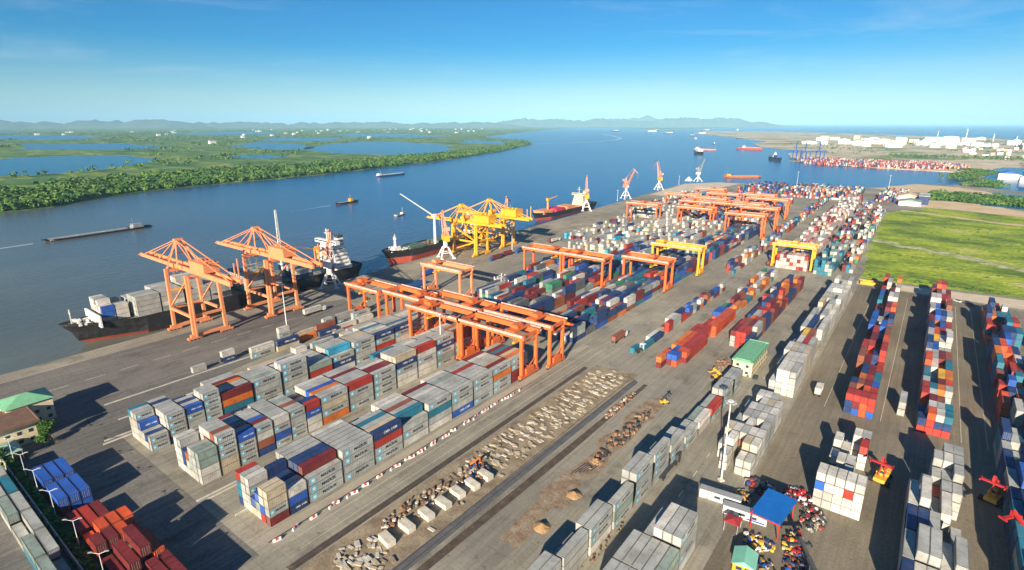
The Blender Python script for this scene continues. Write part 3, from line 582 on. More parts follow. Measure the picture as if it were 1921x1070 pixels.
for d in REC[NTHING:]:
    hx, hy = (1.21, d['L']/2) if d['axis'] == 'Y' else (d['L']/2, 1.21)
    x, y, z = d['x'], d['y'], d['z']; zt = z+H-(.03 if d['t'] % 2 else .05)
    vs = [(x-hx,y-hy,z+.02),(x+hx,y-hy,z+.02),(x+hx,y+hy,z+.02),(x-hx,y+hy,z+.02),(x-hx,y-hy,zt),(x+hx,y-hy,zt),(x+hx,y+hy,zt),(x-hx,y+hy,zt)]
    fs = []
    if d['top']: fs.append((4,5,6,7))
    if d['ny']: fs.append((0,1,5,4))
    if d['px']: fs.append((1,2,6,5))
    if d['py']: fs.append((2,3,7,6))
    if d['nx']: fs.append((3,0,4,7))
    st.add(vs, fs, ki[d['c']])
    if d['area'] > 5:
        e = .012; q = nk+3+ki[d['c']]; z2 = zt-.17  # dark band along the top rail, a painted shadow line between tiers
        if d['px']: st.add([(x+hx+e,y-hy,z2),(x+hx+e,y+hy,z2),(x+hx+e,y+hy,zt),(x+hx+e,y-hy,zt)], [(0,1,2,3)], q)
        if d['ny']: st.add([(x-hx,y-hy-e,z2),(x+hx,y-hy-e,z2),(x+hx,y-hy-e,zt),(x-hx,y-hy-e,zt)], [(0,1,2,3)], q)
        if d['nx'] and x > 0: st.add([(x-hx-e,y+hy,z2),(x-hx-e,y-hy,z2),(x-hx-e,y-hy,zt),(x-hx-e,y+hy,zt)], [(0,1,2,3)], q)
    if d['br'] and d['px'] and d['axis'] == 'Y' and d['y'] < 260 and d['area'] > 8:
        letter_mb(d['br'], d['L'], st, x, y, z, (nk if d['br'] == 'MAERSK' else nk+2, nk+1, nk+2))
o = st.build('container_stacks', [CM[k] for k in keys]+[M_ink, M_sky, M_wht]+[FM[k] for k in keys])
tag(o, 'many more multicoloured containers stacked across the far port yard', 'containers', kind='stuff')

# ------------------------------------------------------------------ gantry cranes over the stacks
def gantry(x0, x1, y0, y1, label, m=M_crane, hgt=22.0, trolley=.5, group='gantry cranes straddling the container blocks'):
    w_ = x1-x0; d = y1-y0
    t = empty('gantry_crane', ((x0+x1)/2, (y0+y1)/2, 0), 0, label, 'gantry crane', group)
    X = w_/2; Y = d/2
    for sx in (-1, 1):
        for sy in (-1, 1):
            MB().bar((sx*X, sy*(Y-.4), 1.9), (sx*X, sy*(Y-.4), hgt-2.2), 1.5, 1.15).build('leg', m, t)
        s_ = MB(); s_.box(sx*X-.75, -Y-1.2, .9, sx*X+.75, Y+1.2, 2.3)
        MB().bar((sx*X, -Y+.4, hgt-4.4), (sx*X, Y-.4, hgt-4.4), .8, .9).build('upper_tie', m, t)
        xb = MB(); xb.bar((sx*X, -Y+.5, 2.2), (sx*X, Y-.5, 8.0), .35); xb.bar((sx*X, Y-.5, 2.2), (sx*X, -Y+.5, 8.0), .35); xb.build('cross_brace', m, t)
        sb = s_.build('sill_beam', m, t)
        eb = MB(); eb.box(sx*X-1.1, -Y*.55, 2.31, sx*X+1.1, Y*.5, 4.9); eb.build('machinery_box', m, t)
        wm = MB()
        for sy in (-1, 1):
            for k in (-1.3, -.4, .5): wm.cyl((sx*X-.35, sy*Y+k, .5), (sx*X+.35, sy*Y+k, .5), .5, n=8)
        wm.build('wheels', M_dark, sb)
    for sy in (-1, 1):
        g = MB(); g.box(-X-1.8, sy*(Y-.4)-.75, hgt-2.3, X+1.8, sy*(Y-.4)+.75, hgt); gb = g.build('girder', m, t)
        wk = MB(); yy = sy*(Y-.4)+sy*.76; wk.box(-X-1.5, min(yy, yy+sy*.8), hgt-.9, X+1.5, max(yy, yy+sy*.8), hgt-.78)
        wk.box(-X-1.5, yy+sy*.76, hgt-.8, X+1.5, yy+sy*.84, hgt+.35); wk.build('walkway', M_walk, gb)
    for sx in (-1, 1): MB().box(sx*(X+.6)-.5, -Y+.35, hgt-1.9, sx*(X+.6)+.5, Y-.35, hgt-.4).build('end_tie', m, t)
    tx = -X+w_*trolley; tr = MB(); tr.box(tx-2.6, -Y+.1, hgt+.05, tx+2.6, Y-.1, hgt+.7); tr.box(tx-1.6, -Y*.4, hgt+.7, tx+1.6, Y*.4, hgt+2.3)
    tr.cyl((tx-2, -Y*.3, hgt+1.2), (tx+2, -Y*.3, hgt+1.2), .5, n=8); tb = tr.build('trolley', m, t)
    cb = MB(); cb.box(tx+1.6, -1.2, hgt-5.2, tx+3.8, 1.2, hgt-2.9); cb.build('operator_cab', M_yel, tb)
    sp = MB(); sp.box(tx-.6, -3.2, hgt-6.6, tx+.6, 3.2, hgt-5.9)
    for a in (-2.6, 2.6):
        for b in (-.5, .5): sp.bar((tx+b, a*.5, hgt), (tx+b, a, hgt-6), .09)
    sp.build('spreader', M_yel, tb)
    return t
gantry(-170.5,-134.2,183.5,195.5,'orange gantry crane over the near end of the front block, its foot at the rails', trolley=.82)
gantry(-168.5,-131.0,201.5,213.5,'orange gantry crane standing behind the first one at the crossroads end', trolley=.7)
gantry(-206.5,-172.3,183.5,195.5,'orange gantry crane over the middle block, left of the front pair', trolley=.3)
gantry(-208.5,-173.0,199.5,211.5,'orange gantry crane right behind the middle block crane', trolley=.75)
gantry(-266.0,-239.0,189.5,201.5,'orange gantry crane at the quay end of the near crane group, leftmost', trolley=.25)
gantry(-236.0,-209.5,193.0,205.0,'orange gantry crane second from the quay in the near group', trolley=.85)
gantry(-265.0,-232.0,250.0,262.0,'single pale orange gantry crane standing alone behind the near group', m=M_sts, trolley=.2)
gantry(-241.0,-208.5,333.0,346.0,'orange gantry crane at the left of the pair over the navy containers', trolley=.7)
gantry(-206.5,-174.5,334.0,347.0,'orange gantry crane at the right of the pair over the navy containers', trolley=.25)
gantry(-167.0,-135.5,352.0,364.5,'orange gantry crane over the navy block beside the yellow gantry crane', trolley=.6)
gantry(-169.0,-132.0,407.0,418.0,'yellow gantry crane spanning an empty lane behind the navy block', m=M_yel, trolley=.15)
gantry(-94.5,-66.0,475.0,486.0,'yellow gantry crane over the pink and white stacks', m=M_yel, hgt=20, trolley=.5)
FG = 'far gantry cranes beyond the white stacks'
for a in ((-282,-246,595,607),(-280,-240,705,717),(-236,-199,690,702),(-201,-168,655,667),(-190,-149,668,680),(-166,-130,640,652),(-182,-137,725,738),(-238,-200,745,757),(-270,-232,790,802),(-222,-186,598,610),(-166,-130,585,597),(-240,-204,650,662),(-196,-160,760,772)):
    gantry(*a, 'orange gantry crane in the far cluster above the white and navy stacks', m=M_crane, hgt=24, trolley=random.uniform(.2,.8), group=FG)

# ------------------------------------------------------------------ ship to shore cranes
def sts_crane(xw, xl, y0, y1, label, m, zg=35, apex=51, tip=-375, rear=-266, group='ship to shore cranes on the quay', anti=(0,0)):
    cx, cy = (xw+xl)/2, (y0+y1)/2; t = empty('quay_crane', (cx, cy, 0), 0, label, 'quay crane', group)
    a, b = xw-cx, xl-cx; Y = (y1-y0)/2
    for x in (a, b):
        for sy in (-1, 1):
            MB().bar((x, sy*Y, 1.8), (x, sy*Y*.92, zg+.5), 1.7, 1.5).build('leg', m, t)
        for q0, q1, q2, q3 in ((Y,13,1.0,1.3),(Y*.92,zg-.8,1.4,1.6),(Y+2,2.4,1.6,1.4)): MB().bar((x, -q0, q1), (x, q0, q1), q2, q3).build('cross_beam', m, t)
        for sy in (-1, 1):
            w2 = MB(); w2.box(x-.9, sy*Y-3.6, .7, x+.9, sy*Y+3.6, 1.7)
            for k in (-2.8,-1,1,2.8): w2.cyl((x-.5, sy*Y+k, .5), (x+.5, sy*Y+k, .5), .5, n=8)
            w2.build('bogie', m, t)
    for sy in (-1, 1):
        p = MB(); p.bar((a, sy*Y, 13), (b, sy*Y, 13), 1.1, 1.4)
        p.bar((a, sy*Y*.97, 14), (b, sy*Y*.92, zg-2), .65); p.build('portal_brace', m, t)
    gx0, gx1 = tip-cx, rear-cx
    for sy in (-1, 1):
        MB().bar((a-2, sy*2.6, zg+1.4), (gx1, sy*2.6, zg+1.4), 1.2, 2.3).build('girder', m, t)
        MB().bar((gx0, sy*2.6, zg+1.2), (a-2.2, sy*2.6, zg+1.2), 1.1, 1.9).build('boom', m, t)
    ties = MB(); ties.box(gx0, -.5, zg+1.1, gx1, .5, zg+1.2)
    k = gx0
    while k < gx1: ties.box(k, -2, zg+1.0, k+.5, 2, zg+1.5); k += 6
    ties.box(gx0-1.5, -3.6, zg+.8, gx0+.6, 3.6, zg+1.2); ties.build('boom_tie', m, t)
    ap = MB(); ax = a+2.5
    for sy in (-1, 1):
        ap.bar((a, sy*Y*.85, zg), (ax, sy*1.4, apex), .9); ap.bar((a+11, sy*Y*.7, zg+2), (ax, sy*1.4, apex), .6)
    ap.box(ax-1.2, -2.2, apex-.6, ax+1.2, 2.2, apex+.5); ap.bar((a,-Y*.5,zg+8),(a,Y*.5,zg+8),.5); ap.build('a_frame', m, t)
    for sy in (-1, 1):
        s_ = MB(); s_.bar((ax, sy*1.5, apex), (gx0+6, sy*2.4, zg+2.3), .38); s_.bar((ax, sy*1.5, apex), (gx0+26, sy*2.4, zg+2.3), .38)
        s_.bar((ax, sy*1.5, apex), (gx1-3, sy*2.4, zg+2.6), .42); s_.bar((ax, sy*1.5, apex), (b+2, sy*2.4, zg+2.6), .38); s_.build('stay', m, t)
    bulk = 1.35 if m is M_yel else 1
    mh = MB(); mh.box(b-3*bulk, -4*bulk, zg+2.8, b+13, 4*bulk, zg+2.8+4.6*bulk); hb_ = mh.build('machinery_house', m, t)
    rf = MB(); zr = zg+2.8+4.6*bulk; rf.box(b-3.2*bulk, -4.2*bulk, zr, b+13.2, 4.2*bulk, zr+.3)
    for q in (0, 5, 9): rf.box(b+q, -1, zr+.3, b+q+1.5, 1, zr+1.4)
    rf.build('roof', m, hb_)
    if bulk > 1:
        for sy in (-1, 1): MB().bar((a, sy*Y, 4), (b, sy*Y, 13), .9).build('diagonal_brace', m, t); MB().bar((a, sy*Y, zg-2), (b, sy*Y, 14), .9).build('diagonal_brace', m, t); MB().bar((a-1, -sy*Y, zg-1), (a-1, sy*Y, 14), .7).build('diagonal_brace', m, t); MB().bar((b+1, -sy*Y, zg-1), (b+1, sy*Y, 14), .7).build('diagonal_brace', m, t)
        dr = MB(); dr.cyl((a+6,-3.5,zg+4.5),(a+6,3.5,zg+4.5),2.2,n=12); dr.build('winch_drum', m, t)
    tr = MB(); tx = a-6; tr.box(tx-2.5, -2.6, zg-.5, tx+2.5, 2.6, zg+.4); tb = tr.build('trolley', m, t)
    MB().box(tx+2.6,-1.2,zg-3.2,tx+4.8,1.2,zg-.6).build('operator_cab', M_wht, tb)
    sp = MB(); sp.box(tx-1.1,-5.8,zg-14,tx+1.1,5.8,zg-13.3)
    for qx in (-.8,.8):
        for qy in (-2,2): sp.bar((tx+qx,qy,zg),(tx+qx,qy,zg-13.3),.1)
    sp.build('spreader', M_yel, tb)
    ld = MB(); ld.bar((b+1.3,-Y*.9,2),(b+1.3,-Y*.85,zg),.8); ld.build('stair_tower', m, t)
    for k2, hh in ((gx1-2, 11), (gx1-6, 8)):
        MB().bar((k2, 2.8, zg+2), (k2, 2.8, zg+2+hh), .55).build('mast', m, t)
    return t
sts_crane(-328,-303.5,117,134,'pale orange quay crane with a boom over the bow of the near container ship', M_sts)
sts_crane(-328.5,-304,161,179,'pale orange quay crane, second from the bow of the near container ship', M_sts, tip=-373, rear=-264)
sts_crane(-334,-309,354,371,'yellow quay crane in front of its twin beside the grey bulk ship', M_yel, zg=27, apex=43, tip=-372, rear=-284)
sts_crane(-337,-312,396,414,'yellow quay crane at the back of the yellow pair beside the bulk ship', M_yel, zg=27, apex=43, tip=-374, rear=-286)

# ------------------------------------------------------------------ portal jib cranes
def jib_crane(x, y, rz, luff, label, mh=M_yel, mj=M_pink, mp=M_wht, jl=26, fly=True, base=13, k=1.0):
    t = empty('jib_crane', (x, y, 0), rz, label, 'jib crane', 'slewing jib cranes on the quay')
    for sx in (-1, 1):
        for sy in (-1, 1):
            l = MB(); l.bar((sx*5.5*k, sy*5.5*k, .8), (sx*1.8*k, sy*1.8*k, base-2), 1.0*k, 1.0*k); l.box(sx*5.5*k-.6, sy*5.5*k-1.6, 0, sx*5.5*k+.6, sy*5.5*k+1.6, .9); l.build('leg', mp, t)
    p = MB(); p.cyl((0,0,base-2.4),(0,0,base+4),2.0*k,1.7*k,n=12)
    p.build('portal_column', mp, t)
    for s1 in (-1, 1):
        MB().bar((s1*3.9*k,-3.9*k,5),(s1*3.9*k,3.9*k,5),.5).build('portal_tie', mp, t); MB().bar((-3.9*k,s1*3.9*k,5),(3.9*k,s1*3.9*k,5),.5).build('portal_tie', mp, t)
    h0 = base+4; hs2 = MB(); hs2.box(-5.5*k,-2.6*k,h0,3.2*k,2.6*k,h0+4.4*k); hs2.box(-6.5*k,-2.2*k,h0-.6,-4*k,2.2*k,h0+2.6*k); hh = hs2.build('slewing_house', mh, t)
    MB().box(3.2*k,-1.2*k,h0+.6,5.2*k,1.2*k,h0+3.2).build('operator_cab', M_wht, hh)
    af = MB(); top = (-2*k, 0, h0+15*k)
    for sy in (-1, 1):
        af.bar((1.5*k, sy*2.2*k, h0+4), top, .55*k); af.bar((-4.5*k, sy*2.2*k, h0+4), top, .5*k); af.bar((-1.6*k, sy*1.6*k, h0+4), (-2*k, sy*.9*k, h0+11*k), .35*k)
    af.bar((-7.5*k,0,h0+11.5*k),(2*k,0,h0+15.6*k),.7*k); af.box(-9.5*k,-1.6*k,h0+9.2*k,-6.8*k,1.6*k,h0+12.3*k); af.build('a_frame', mj, t)
    tip = Vector((3*k+jl*math.cos(luff), 0, h0+3+jl*math.sin(luff))); j = MB(); n = 8
    foot = Vector((3*k, 0, h0+3)); up = Vector((-math.sin(luff), 0, math.cos(luff)))
    for sy in (-1, 1):
        for u in (0, 1):
            j.bar(foot+Vector((0, sy*1.5*k, 0))+up*(u*1.2), tip+Vector((0, sy*.5*k, 0))+up*(u*.8), .52*k)
    for i in range(n):
        p0 = foot.lerp(tip, i/n); p1 = foot.lerp(tip, (i+1)/n); q0 = 1.5*(1-i/n)*k+.5*k*i/n; s1 = 1 if i % 2 else -1
        j.bar(p0+Vector((0,s1*q0,0)), p1+Vector((0,-s1*q0,0)), .3*k); j.bar(p0+Vector((0,-q0,0)), p0+up*1.2+Vector((0,-q0,0)), .2*k)
    jb = j.build('jib', mj, t)
    tie = MB(); tie.bar(top, foot.lerp(tip, .8)+up, .22*k); tie.build('tie_rod', mj, t)
    if fly:
        f = MB(); e0 = tip+up*3; f.bar(tip+Vector((-8*math.cos(luff)*0-4,0,2.6)), tip+Vector((9,0,-3.6)), .8*k); f.bar(top, tip+Vector((-4,0,2.6)), .3*k); f.bar(tip+Vector((9,0,-3.6)), tip+Vector((9,0,-12)), .12)
        f.build('fly_jib', mj, jb)
    return t
jib_crane(-331,222,2.3,1.15,'jib crane with white house and rusty pink jib beside the container ship stern', mh=M_wht, jl=20, base=12)
jib_crane(-327,336,2.6,1.2,'jib crane with yellow house on a white portal in front of the bulk ship', jl=20, base=12)
jib_crane(-343,440,1.9,1.3,'jib crane with white house behind the yellow quay cranes', mh=M_wht, jl=20, base=12)
jib_crane(-366,647,2.2,1.3,'jib crane on a white portal beside the orange decked ship', jl=24, base=13)
jib_crane(-378,790,-.55,.95,'jib crane with bent jib reaching over the bare quay', jl=30, base=13, mh=M_sts)
jib_crane(-385,935,2.5,1.25,'jib crane with yellow house and raised jib near the quay corner', jl=27, base=13)
jib_crane(-380,1120,-.62,1.15,'white slender jib crane at the far quay corner', mh=M_wht, mj=M_steel, jl=30, fly=False, base=10)

# ------------------------------------------------------------------ ships
def hull_mesh(L, B, zd, zbow, zk=-3.4, red=None, mats=None, n=26, bowlen=.2, sternlen=.1, boot=0.2, taper=.75):
    """ship along +Y, bow at y=0, waterline at z=-3"""
    mb = MB(); rows = []
    for i in range(n+1):
        y = L*(i/n)**1.25
        t = y/L
        if t < bowlen: u = t/bowlen; wt = math.sin(u*math.pi/2)**.75; ww = u**1.1
        elif t > 1-sternlen: u = (1-t)/sternlen; wt = taper+(1-taper)*math.sin(u*math.pi/2); ww = .35+.65*math.sin(u*math.pi/2)
        else: wt = ww = 1
        z1 = zd+(zbow-zd)*max(0, 1-t/(bowlen*1.1))**1.3
        yb = y+(bowlen*L*.32)*(1-ww)*(1 if t < .5 else 0)
        wt = max(wt, .03); ww = max(ww*.97, .02)
        rows.append([(B/2*ww*.8, yb, zk), (B/2*ww, yb*.6+y*.4, boot), (B/2*(wt*.6+ww*.4), y*.6+yb*.4, (boot+z1)/2), (B/2*wt, y, z1), (B/2*wt-.35 if wt*B/2 > .5 else 0, y, z1), (B/2*wt-.35 if wt*B/2 > .5 else 0, y, z1-1.1)])
    K = 6
    for sx in (1, -1):
        vs = [(sx*x, y, z) for r in rows for (x, y, z) in r]
        for i in range(n):
            for k in range(K-1):
                a = i*K+k; f = (a, a+K, a+K+1, a+1) if sx > 0 else (a+1, a+K+1, a+K, a)
                mb.add([vs[j] for j in f], [(0,1,2,3)], 1 if k == 0 else 0)
    for i in range(n):                                           # deck
        r0, r1 = rows[i][5], rows[i+1][5]; mb.add([(-r0[0],r0[1],r0[2]),(r0[0],r0[1],r0[2]),(r1[0],r1[1],r1[2]),(-r1[0],r1[1],r1[2])], [(0,1,2,3)], 2)
    r = rows[-1]
    for k in range(3):
        mb.add([(-r[k][0],r[k][1],r[k][2]),(r[k][0],r[k][1],r[k][2]),(r[k+1][0],r[k+1][1],r[k+1][2]),(-r[k+1][0],r[k+1][1],r[k+1][2])], [(0,1,2,3)], 1 if k == 0 else 0)
    return mb
def superstructure(t, L, B, y0, zd, tiers=5, deep=10, m=M_wht, funnel=M_dark, wid=.85):
    s_ = MB(); w_ = B*wid/2; bands = []
    for k in range(tiers):
        q = .92**k if k else 1; z = zd+k*2.7; s_.box(-w_*q, y0+k*.35, z, w_*q, y0+deep-k*.5, z+2.5); s_.box(-w_*q-.35, y0+k*.35-.4, z+2.5, w_*q+.35, y0+deep-k*.5+.3, z+2.7)
        bands.append((-w_*q*.85, y0+k*.35-.05, z+1.2, w_*q*.85, y0+k*.35-.003, z+1.75)); bands.append((w_*q+.003, y0+1.4, z+1.2, w_*q+.05, y0+deep-2.2, z+1.75))
    z = zd+tiers*2.7; s_.box(-B*.5, y0+1, z, B*.5, y0+4.6, z+2.6); bands.append((-B*.48, y0+.93, z+1.1, B*.48, y0+.997, z+2.1))
    o = s_.build('superstructure', m, t)
    for bb in bands: MB().box(*bb).build('window_band', M_glass, o)
    f = MB(); f.box(-2, y0+deep-3.5, z-3, 2, y0+deep+1.5, z+4.5); f.box(-2.05, y0+deep-3.55, z+1.2, 2.05, y0+deep+1.55, z+2.6, 1); f.cyl((0,y0+deep-1,z+4.5),(0,y0+deep-1,z+6),.6,n=8); f.build('funnel', [funnel, m], t)
    ms = MB(); ms.bar((0,y0+2.8,z+2.6),(0,y0+2.8,z+11),.5); ms.bar((-3,y0+2.8,z+7.6),(3,y0+2.8,z+7.6),.3); ms.bar((-1.5,y0+2.8,z+9.6),(1.5,y0+2.8,z+9.6),.25); ms.build('mast', m, t)
def rails_and_gear(t, B, y0, y1, zd, m=M_wht, n=14, seed=1):
    g = MB(); rnd = random.Random(seed)
    for i in range(n):
        x = rnd.uniform(-B*.35, B*.35); y = rnd.uniform(y0, y1); s_ = rnd.uniform(.5, 1.3)
        if rnd.random() < .5: g.box(x-s_, y-s_*.7, zd, x+s_, y+s_*.7, zd+rnd.uniform(.6, 1.8))
        else: g.cyl((x-s_, y, zd+.7), (x+s_, y, zd+.7), .6, n=7)
    tag(g.build('deck_gear', m, t), kind='stuff')
def deck_crane(t, x, y, zd, ph, dx, dy, dz, m=M_wht, name='deck_crane'):
    c = MB(); c.cyl((x,y,zd),(x,y,zd+ph),1.25,1.0,n=9); c.box(x-1.6,y-1.6,zd+ph,x+1.6,y+1.6,zd+ph+3); o = c.build(name, m, t)
    j = MB()
    for s_ in (-1, 1):
        off = Vector((s_*.9, 0, 0)) if abs(dy) > abs(dx) else Vector((0, s_*.9, 0))
        j.bar(Vector((x,y,zd+ph+1))+off, Vector((x+dx,y+dy,zd+ph+1+dz))+off*.4, .55)
    for i in range(1, 6):
        p = Vector((x,y,zd+ph+1)).lerp(Vector((x+dx,y+dy,zd+ph+1+dz)), i/6); j.box(p.x-.8,p.y-.15,p.z-.15,p.x+.8,p.y+.15,p.z+.15)
    j.build('jib', m, o)
# container ship
t = empty('container_ship', (-355.3, 72, 0), 0, 'black hulled container ship loaded with grey containers, moored under orange cranes', 'ship')
hull_mesh(190, 26, 7.4, 10.4, boot=-1.2).build('hull', [M_hullk, M_hullr, M_deck], t)
superstructure(t, 190, 26, 164, 7, tiers=7, deep=14, funnel=M_dark, wid=.98)
rails_and_gear(t, 18, 8, 16, 8.2, M_wht, 22, 3); rails_and_gear(t, 22, 160, 167, 6.6, M_dark, 14, 4)
b_ = MB(); b_.box(-11.5,15.6,6.3,11.5,16.4,12.8); b_.build('breakwater', M_wht, t)
hc = MB()
for y in (33,59.5,95,124,148): hc.box(-11.2,y,6.2,11.2,y+24 if y < 130 else y+14,7.42)
hc.build('hatch_cover', M_dgreen, t)
deck_crane(t, -4, 131, 7, 20, 1.5, -1, 27, M_wht); deck_crane(t, -3, 160, 7, 14, -1, -22, 6, M_yel)
fm = MB(); fm.bar((0,6,9),(0,6,17),.4); fm.bar((-1.5,6,15),(1.5,6,15),.25); fm.build('foremast', M_wht, t)
# bulk ship with red bottom
t = empty('bulk_ship', (-357.5, 291, 0), 0, 'light bulk ship with black hull and high red bottom, behind the yellow cranes', 'ship')
hull_mesh(128, 21, 8.5, 10.5, boot=2.6).build('hull', [M_hullk, M_hullr, M_deck], t)
superstructure(t, 128, 21, 106, 8.4, tiers=4, deep=11, funnel=M_yel)
rails_and_gear(t, 14, 7, 30, 7.8, M_wht, 26, 5); rails_and_gear(t, 18, 40, 100, 7.8, M_deck, 30, 6)
fm = MB(); fm.bar((-1.2,15,8),(0,15,22),.7); fm.bar((1.2,15,8),(0,15,22),.7); fm.box(-1.3,14.4,17,1.3,15.6,19); fm.box(-4,11,8,4,18,11); fm.build('foremast', M_wht, t)
deck_crane(t, 9, 54, 8, 24, -9, -30, 22, M_wht); deck_crane(t, 2, 84, 8, 14, -4, -18, 10, M_yel)
hc = MB()
for y in (26,62,88): hc.box(-7,y,7.4,7,y+19,9.3)
hc.build('hatch_cover', M_dgreen, t)
# third ship
t = empty('cargo_ship', (-383, 545, 0), 0, 'black cargo ship with orange and pink deck load, moored at the middle quay', 'ship')
hull_mesh(150, 21, 5.5, 8).build('hull', [M_hullk, M_hullr, M_sts], t)
superstructure(t, 150, 21, 108, 5, tiers=5, deep=20, m=mat('cream ship paint', (.72,.62,.42), .6, .1), funnel=M_yel)
rails_and_gear(t, 18, 10, 90, 5, M_wht, 40, 7); deck_crane(t, 0, 34, 5, 14, 0, 22, 3, M_yel)
hc = MB()
for y, m_ in ((14,0),(42,1),(68,0)): hc.box(-8,y,4.4,8,y+20,8.5, m_)
hc.build('hatch_cover', [M_sts, mat('crimson cover', (.5,.03,.08), .6, .2)], t)
# vessels on the water
def small_ship(name, label, cat, x, y, rz, L, B, zd, hull, cabin_at, load=None, tiers=2, cab=M_wht, group=None, bottom=M_hullr, zbow=None):
    t = empty(name, (x, y, 0), rz, label, cat, group)
    hull_mesh(L, B, zd, zbow or zd+1.2, boot=-2.6, n=16, bowlen=.16, sternlen=.06, taper=.9).build('hull', [hull, bottom, M_deck], t)
    w_ = B*.38; c = MB(); wn = MB()
    for k in range(tiers):
        c.box(-w_*(1-.12*k), cabin_at+k*.5, zd-1+k*2.5, w_*(1-.12*k), cabin_at+min(9, L*.09)+2-k, zd+1.5+k*2.5); wn.box(-w_*.7, cabin_at+k*.5-.05, zd+.2+k*2.5, w_*.7, cabin_at+k*.5, zd+.9+k*2.5)
    o = c.build('cabin', cab, t); wn.build('window', M_glass, o)
    m_ = MB(); m_.bar((0,cabin_at+2,zd+1+tiers*2.2),(0,cabin_at+2,zd+5+tiers*2.6),.25); m_.build('mast', cab, t)
    if load:
        n = load[1]; 
        for i in range(n):
            y0 = load[2]+(load[3]-load[2])*i/n; y1 = load[2]+(load[3]-load[2])*(i+1)/n-1.2
            l_ = MB(); l_.box(-B*.36,y0,zd-1.1,B*.36,y1,zd+load[4]); l_.build('hatch_cover', load[0], t)
    return t
k = 115/112.
ang = math.atan2(-(-687.6+701.2), 243.1-143.6)
small_ship('river_barge', 'long grey covered river barge under way on the near river', 'barge', -706, 147, .12, 104, 10, -1.2, M_hullk, 84, (M_steel, 3, 6, 80, .6), 2, cab=M_steel)
small_ship('river_boat', 'small dark river boat with a yellow cabin heading downriver', 'boat', -697, 488, .12, 44, 8, -.8, M_hullk, 28, (M_steel, 1, 5, 26, .1), 2, cab=M_yel)
small_ship('river_barge', 'white river barge with its cabin at the left, under the wooded bank', 'barge', -1005, 905, math.pi+.1, 96, 11, .2, M_hullb, 80, (M_wht, 2, 6, 78, .6), 2)
small_ship('river_boat', 'tiny pale flat boat off the tip of the white ship derrick', 'boat', -545, 468, .3, 24, 5, -1.4, M_wht, 18, None, 1)
small_ship('cargo_ship', 'white ship anchored in mid river off the far quay', 'ship', -735, 2170, .5, 90, 26, 8, M_hullk, 50, (M_wht, 2, 10, 48, 6), 5)
small_ship('river_barge', 'rusty orange barge lying off the far end of the yard', 'barge', -375, 1268, -.85, 84, 15, .8, mat('rust orange hull', (.45,.13,.05), .7, .25), 6, (mat('ochre cargo', (.50,.22,.10), .8, .2), 1, 18, 76, .7), 2, cab=M_yel)
for i, (x, y, L) in enumerate(((-1500,4300,60),(-1290,4700,50),(-3800,7600,160),(-3350,7900,140),(-2500,6400,120),(-3000,9200,150),(-2300,6900,90),(-1900,5400,70),(-3900,9300,150),(-2900,10400,170),(-1050,3300,40))):
    small_ship('distant_ship', 'distant small ship on the wide river below the hills', 'ship', x, y, .6+i*.3, L, L*.16, L*.07, M_hullk if i % 3 else M_wht, L*.7, (M_wht, 1, L*.1, L*.6, L*.05), 3, group='distant ships towards the horizon')
small_ship('cargo_ship', 'ship with blue and white upperworks at the distant container terminal', 'ship', -405, 1945, .5, 95, 20, 7, M_hullk, 50, (CM['blue'], 2, 10, 45, 7), 6)
small_ship('dredger', 'red hulled vessel moored beyond the distant terminal', 'ship', -640, 2700, 1.2, 130, 20, 5, mat('red hull', (.5,.07,.04), .6, .2), 90, (M_pink, 2, 10, 80, 3), 4)
small_ship('dredger', 'brown flat vessel with a white bow house beyond the distant terminal', 'ship', -800, 2560, 1.35, 110, 18, 2, M_pink, 90, (M_deck, 2, 10, 80, 1), 3)
small_ship('moored_ship', 'white ship under blue cranes in the basin right of the field', 'ship', 300, 1560, 1.35, 190, 24, 6, M_wht, 30, (CM['blue'], 3, 50, 150, 10), 6)
small_ship('moored_ship', 'long white vessel lying nearest along the right basin quay', 'ship', 118, 1330, -1.15, 130, 15, 3, M_hullb, 20, (M_wht, 3, 40, 110, 5), 4)
small_ship('moored_ship', 'white and grey vessel in the middle of the right basin', 'ship', 150, 1430, -1.2, 110, 14, 4, M_wht, 70, (M_steel, 2, 10, 60, 5), 5)
small_ship('moored_ship', 'dark blue ship lying behind the white one in the right basin', 'ship', 320, 1650, 1.35, 150, 20, 7, M_hullb, 90, (M_wht, 2, 20, 80, 7), 6)

# ------------------------------------------------------------------ light masts and street lamps
def mast(x, y, h, label, group='tall floodlight masts'):
    t = empty('light_mast', (x, y, 0), random.uniform(0, 3), label, 'light mast', group)
    MB().cyl((0,0,0),(0,0,h),.3,.16,n=8).build('pole', M_wht, t)
    hd = MB(); hd.cyl((0,0,h-.3),(0,0,h),.9,n=12); o = hd.build('lamp_ring', M_wht, t)
    for i in range(8):
        a = i*math.pi/4; l = MB(); l.box(math.cos(a)*1.4-.3, math.sin(a)*1.4-.3, h-.8, math.cos(a)*1.4+.3, math.sin(a)*1.4+.3, h-.35); l.build('floodlight', M_steel, o)
    MB().box(-.8,-.8,0,.8,.8,.6).build('footing', M_conc, t)
mast(-39,164.5,29,'tall floodlight mast beside the scrap yard at the right')
mast(-277,155,27,'tall floodlight mast between the quay cranes and the container blocks')
mast(-177.3,176.5,25,'tall floodlight mast rising out of the middle block')
mast(-299,394,23,'tall floodlight mast in front of the yellow quay cranes')
mast(-200,1125,28,'distant floodlight mast at the far end of the yard, its middle one')
mast(-62,1165,26,'distant floodlight mast at the far right corner of the yard')
mast(-377,760,16,'distant floodlight mast at the bare quay edge, left of the bent jib crane')
mast(-389,1040,16,'distant floodlight mast at the quay corner before the white tent')
